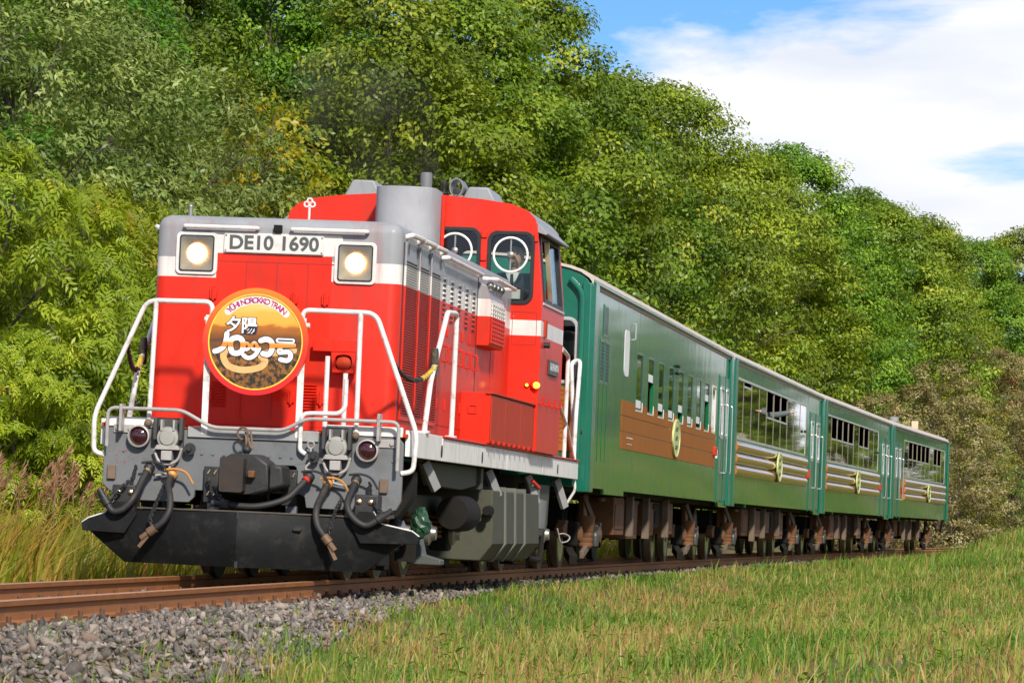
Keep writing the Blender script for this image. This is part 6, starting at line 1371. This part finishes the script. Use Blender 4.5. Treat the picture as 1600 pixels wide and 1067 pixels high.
tone = np.clip(rg.normal(.41, .14, n) + (dry - .46) * .95 + (rg.uniform(0, 1, n) < .14 + .28 * (dry > .52)) * rg.uniform(.25, .6, n), 0, 1)
grass = blade_mesh('meadow_grass', s_, d_, h, .0065 + .0075 * far * rg.uniform(.6, 1.2, n), tone, gm, rg, .75, .10)
setp(link('meadow_grass', grass), 'green and straw coloured grass covering the near side of the line', 'grass', kind='stuff')
# dry stalks
n = 3600; s_ = -22 + 120 * rg.uniform(0, 1, n) ** 1.6; d_ = 2.3 + rg.uniform(0, 1, n) * (6 + .07 * (s_ + 25)); k = vnoise(s_, d_, .9, 4) > .48; s_, d_ = s_[k], d_[k]; n = len(s_)
stalk = blade_mesh('dry_stalks', s_, d_, rg.uniform(.14, .36, n), .005 + .004 * (s_ + 33) / 50, np.clip(rg.normal(.80, .10, n), 0, 1), gm, rg, .7, .1)
setp(link('dry_stalks', stalk), 'dry straw stalks standing and leaning in the meadow grass', 'grass', kind='stuff')
# broad-leaved plants scattered in the turf
n = 420; s0_ = -20 + 90 * rg.uniform(0, 1, n) ** 1.7; d0_ = 2.2 + rg.uniform(0, 1, n) * (5.5 + .07 * (s0_ + 25)); q = 9
a_ = rg.uniform(0, 2 * PI, (n, q)); rr2 = rg.uniform(.02, .09, (n, q)); S3 = (s0_[:, None] + rr2 * np.sin(a_)).ravel(); D3 = (d0_[:, None] + rr2 * np.cos(a_)).ravel(); hz_ = ground_z(S3, D3) + rg.uniform(.03, .13, n * q)
C3 = np.stack([S3 ** 2 / (2 * RC) + D3, S3, hz_], -1); Dd = np.stack([np.cos(a_).ravel(), np.sin(a_).ravel(), rg.uniform(-.2, .6, n * q)], -1); Nd = unit(np.stack([-np.cos(a_).ravel() * .4, -np.sin(a_).ravel() * .4, np.ones(n * q)], -1) + rg.normal(0, .2, (n * q, 3)))
L3 = rg.uniform(.03, .075, n * q); V3 = leaf_arrays(C3, Dd, Nd, L3, L3 * .42)
setp(link('broad_weeds', np_mesh('broad_weeds', V3, np.arange(len(V3)).reshape(-1, 4), gm, {'tone': np.repeat(np.clip(rg.normal(.36, .12, n * q), 0, 1), 4)})), 'small broad-leaved plants scattered in the grass', 'weeds', kind='stuff')
# tufts growing out of the ballast
S2, D2 = [], []
for i in range(46):
    cs, cd_ = rg.uniform(-20, 12), rg.uniform(.72, 2.4); q = rg.integers(8, 26); S2.append(cs + rg.normal(0, .05, q)); D2.append(cd_ + rg.normal(0, .05, q))
S2, D2 = np.concatenate(S2), np.concatenate(D2); n = len(S2)
setp(link('weeds', blade_mesh('weeds', S2, D2, rg.uniform(.05, .15, n), np.full(n, .008), np.clip(rg.normal(.33, .12, n), 0, 1), gm, rg, .5, .05)), 'small green weeds sprouting through the ballast', 'weeds', kind='stuff')
# bank of taller grass where the line bends away
n = 36000; s_ = 30 + 135 * rg.uniform(0, 1, n) ** .8; d_ = rg.uniform(1.9, 10.0, n) + .02 * (s_ - 60); kk = vnoise(s_, d_, .5, 8) > .30; s_, d_ = s_[kk], d_[kk]; n = len(s_) 
bank = blade_mesh('bank_grass', s_, d_, rg.uniform(.18, .62, n) * (.5 + .5 * sstep(30, 80, s_)), rg.uniform(.012, .030, n), np.clip(rg.normal(.50, .17, n) + (vnoise(s_, d_, .35, 3) - .5) * .7, 0, 1), gm, rg, .5, .15)
setp(link('bank_grass', bank), 'tall rank grass on the bank at the right where the line bends', 'grass', kind='stuff')
# reeds on the far side
rm = leaf_mat('reed_leaves', [(0, (0.096, 0.128, 0.011)), (.35, (0.192, 0.227, 0.018)), (.6, (0.321, 0.286, 0.036)), (.8, (0.417, 0.258, 0.053)), (1, (0.321, 0.136, 0.041))], trans=.35, hue=0, val=0)
n = 40000; t_ = rg.uniform(0, 1, n); s_ = -12 + 70 * t_ ** 1.5; d_ = -2.55 - rg.uniform(0, 1, n) * 4.2; cl = vnoise(s_, d_, .8, 2)
reed = blade_mesh('reeds', s_, d_, rg.uniform(.55, 1.35, n) * (.75 + .4 * cl) * (.72 + .28 * sstep(2.5, 3.3, -d_)), rg.uniform(.016, .038, n), np.clip(rg.normal(.50, .17, n) + (cl - .5) * .5 + .12 * (rg.uniform(0, 1, n) < .3), 0, 1), rm, rg, .42, .22)
setp(link('reeds', reed), 'dense tall reeds on the far side of the line by the locomotive', 'reeds', kind='stuff')
def plumes(name, n, s0, s1, d0, d1, hmin, hmax, size, mat, seed, label, zoff=0.0):
    rg = np.random.default_rng(seed); s_ = rg.uniform(s0, s1, n); d_ = rg.uniform(d0, d1, n); hh_ = s_ / RC; hgt = rg.uniform(hmin, hmax, n)
    B = np.stack([s_ ** 2 / (2 * RC) + d_ * np.cos(hh_), s_ - d_ * np.sin(hh_), ground_z(s_, d_)], -1); lean = np.stack([rg.normal(.22, .12, n), rg.normal(0, .1, n), np.zeros(n)], -1); T = B + np.array([0, 0, 1.0]) * hgt[:, None] + lean * hgt[:, None] * .6
    q = 42; u = rg.uniform(0, 1, (n, q, 1)); ax = unit(lean + np.array([0, 0, .8])); sp = rg.normal(size=(n, q, 3)) * size * .16 * (1 - u * .75)
    C = T[:, None, :] + ax[:, None, :] * (u - .3) * size + sp + np.array([.5, 0, -.3]) * size * .15 * u; D = unit(ax[:, None, :] * .8 + sp / size * 2.5 + np.array([.25, 0, -.1])); N = unit(rg.normal(size=(n, q, 3)))
    L = (size * rg.uniform(.22, .42, (n, q))).ravel(); V = leaf_arrays(C.reshape(-1, 3), D.reshape(-1, 3), N.reshape(-1, 3), L, L * .16); tn = np.repeat(rg.uniform(.2, 1, n * q), 4)
    st = .006 + 0 * hgt; sd_ = np.stack([st, 0 * st, 0 * st], -1); V2 = np.stack([B - sd_, B + sd_, T + sd_ * .6, T - sd_ * .6], 1).reshape(-1, 3)
    V = np.concatenate([V, V2]); tn = np.concatenate([tn, np.full(len(V2), .35)])
    setp(link(name, np_mesh(name, V, np.arange(len(V)).reshape(-1, 4), mat, {'tone': tn})), label, 'plumes', kind='stuff')
pm = leaf_mat('reed_plume', [(0, (0.196, 0.099, 0.054)), (.5, (0.346, 0.191, 0.108)), (1, (0.510, 0.304, 0.173))], trans=.3, hue=0, val=0)
wm = leaf_mat('white_plume', [(0, (.40, .36, .28)), (.5, (.62, .58, .50)), (1, (.78, .74, .68))], trans=.3, hue=0, val=0)
plumes('reed_plumes', 380, -8, 40, -6.3, -3.2, 1.10, 1.48, .30, pm, 41, 'pinkish brown reed plumes nodding over the reeds at the left')
plumes('silver_grass_plumes', 130, 118, 170, 3.2, 9.0, .85, 1.25, .26, wm, 42, 'white silver grass plumes along the top of the right bank')
# faint diesel exhaust drifting above the stack
def smoke():
    mb = MB(); 
    for i in range(11):
        f = i / 10; mb.ball((-.1 - .55 * f + .15 * math.sin(i * 1.7), 8.0 + .4 * f, 4.08 + .85 * f), .25 + .35 * f, 16, 12, 1.25, 1.0, 1.0)
    o = mb.build('exhaust_smoke', None, smooth=0); o.matrix_world = LM
    r = o.modifiers.new('remesh', 'REMESH'); r.mode = 'VOXEL'; r.voxel_size = .09
    m = bpy.data.materials.new('exhaust_smoke'); m.use_nodes = True; t = m.node_tree; t.nodes.clear(); lk = t.links.new
    out = t.nodes.new('ShaderNodeOutputMaterial'); v = t.nodes.new('ShaderNodeVolumePrincipled'); tcx = t.nodes.new('ShaderNodeTexCoord'); n = nnode(t, 'ShaderNodeTexNoise', Scale=1.6, Detail=3.0)
    mp_ = nnode(t, 'ShaderNodeMapRange'); mp_.inputs['From Min'].default_value = .40; mp_.inputs['From Max'].default_value = .72; mp_.inputs['To Max'].default_value = .17
    lk(tcx.outputs['Object'], n.inputs[0]); lk(n.outputs[0], mp_.inputs[0]); lk(mp_.outputs[0], v.inputs['Density']); v.inputs['Color'].default_value = (.62, .57, .44, 1); lk(v.outputs[0], out.inputs['Volume'])
    o.data.materials.append(m); setp(o, 'thin brownish exhaust smoke drifting above the stack', 'smoke', kind='stuff')
smoke()
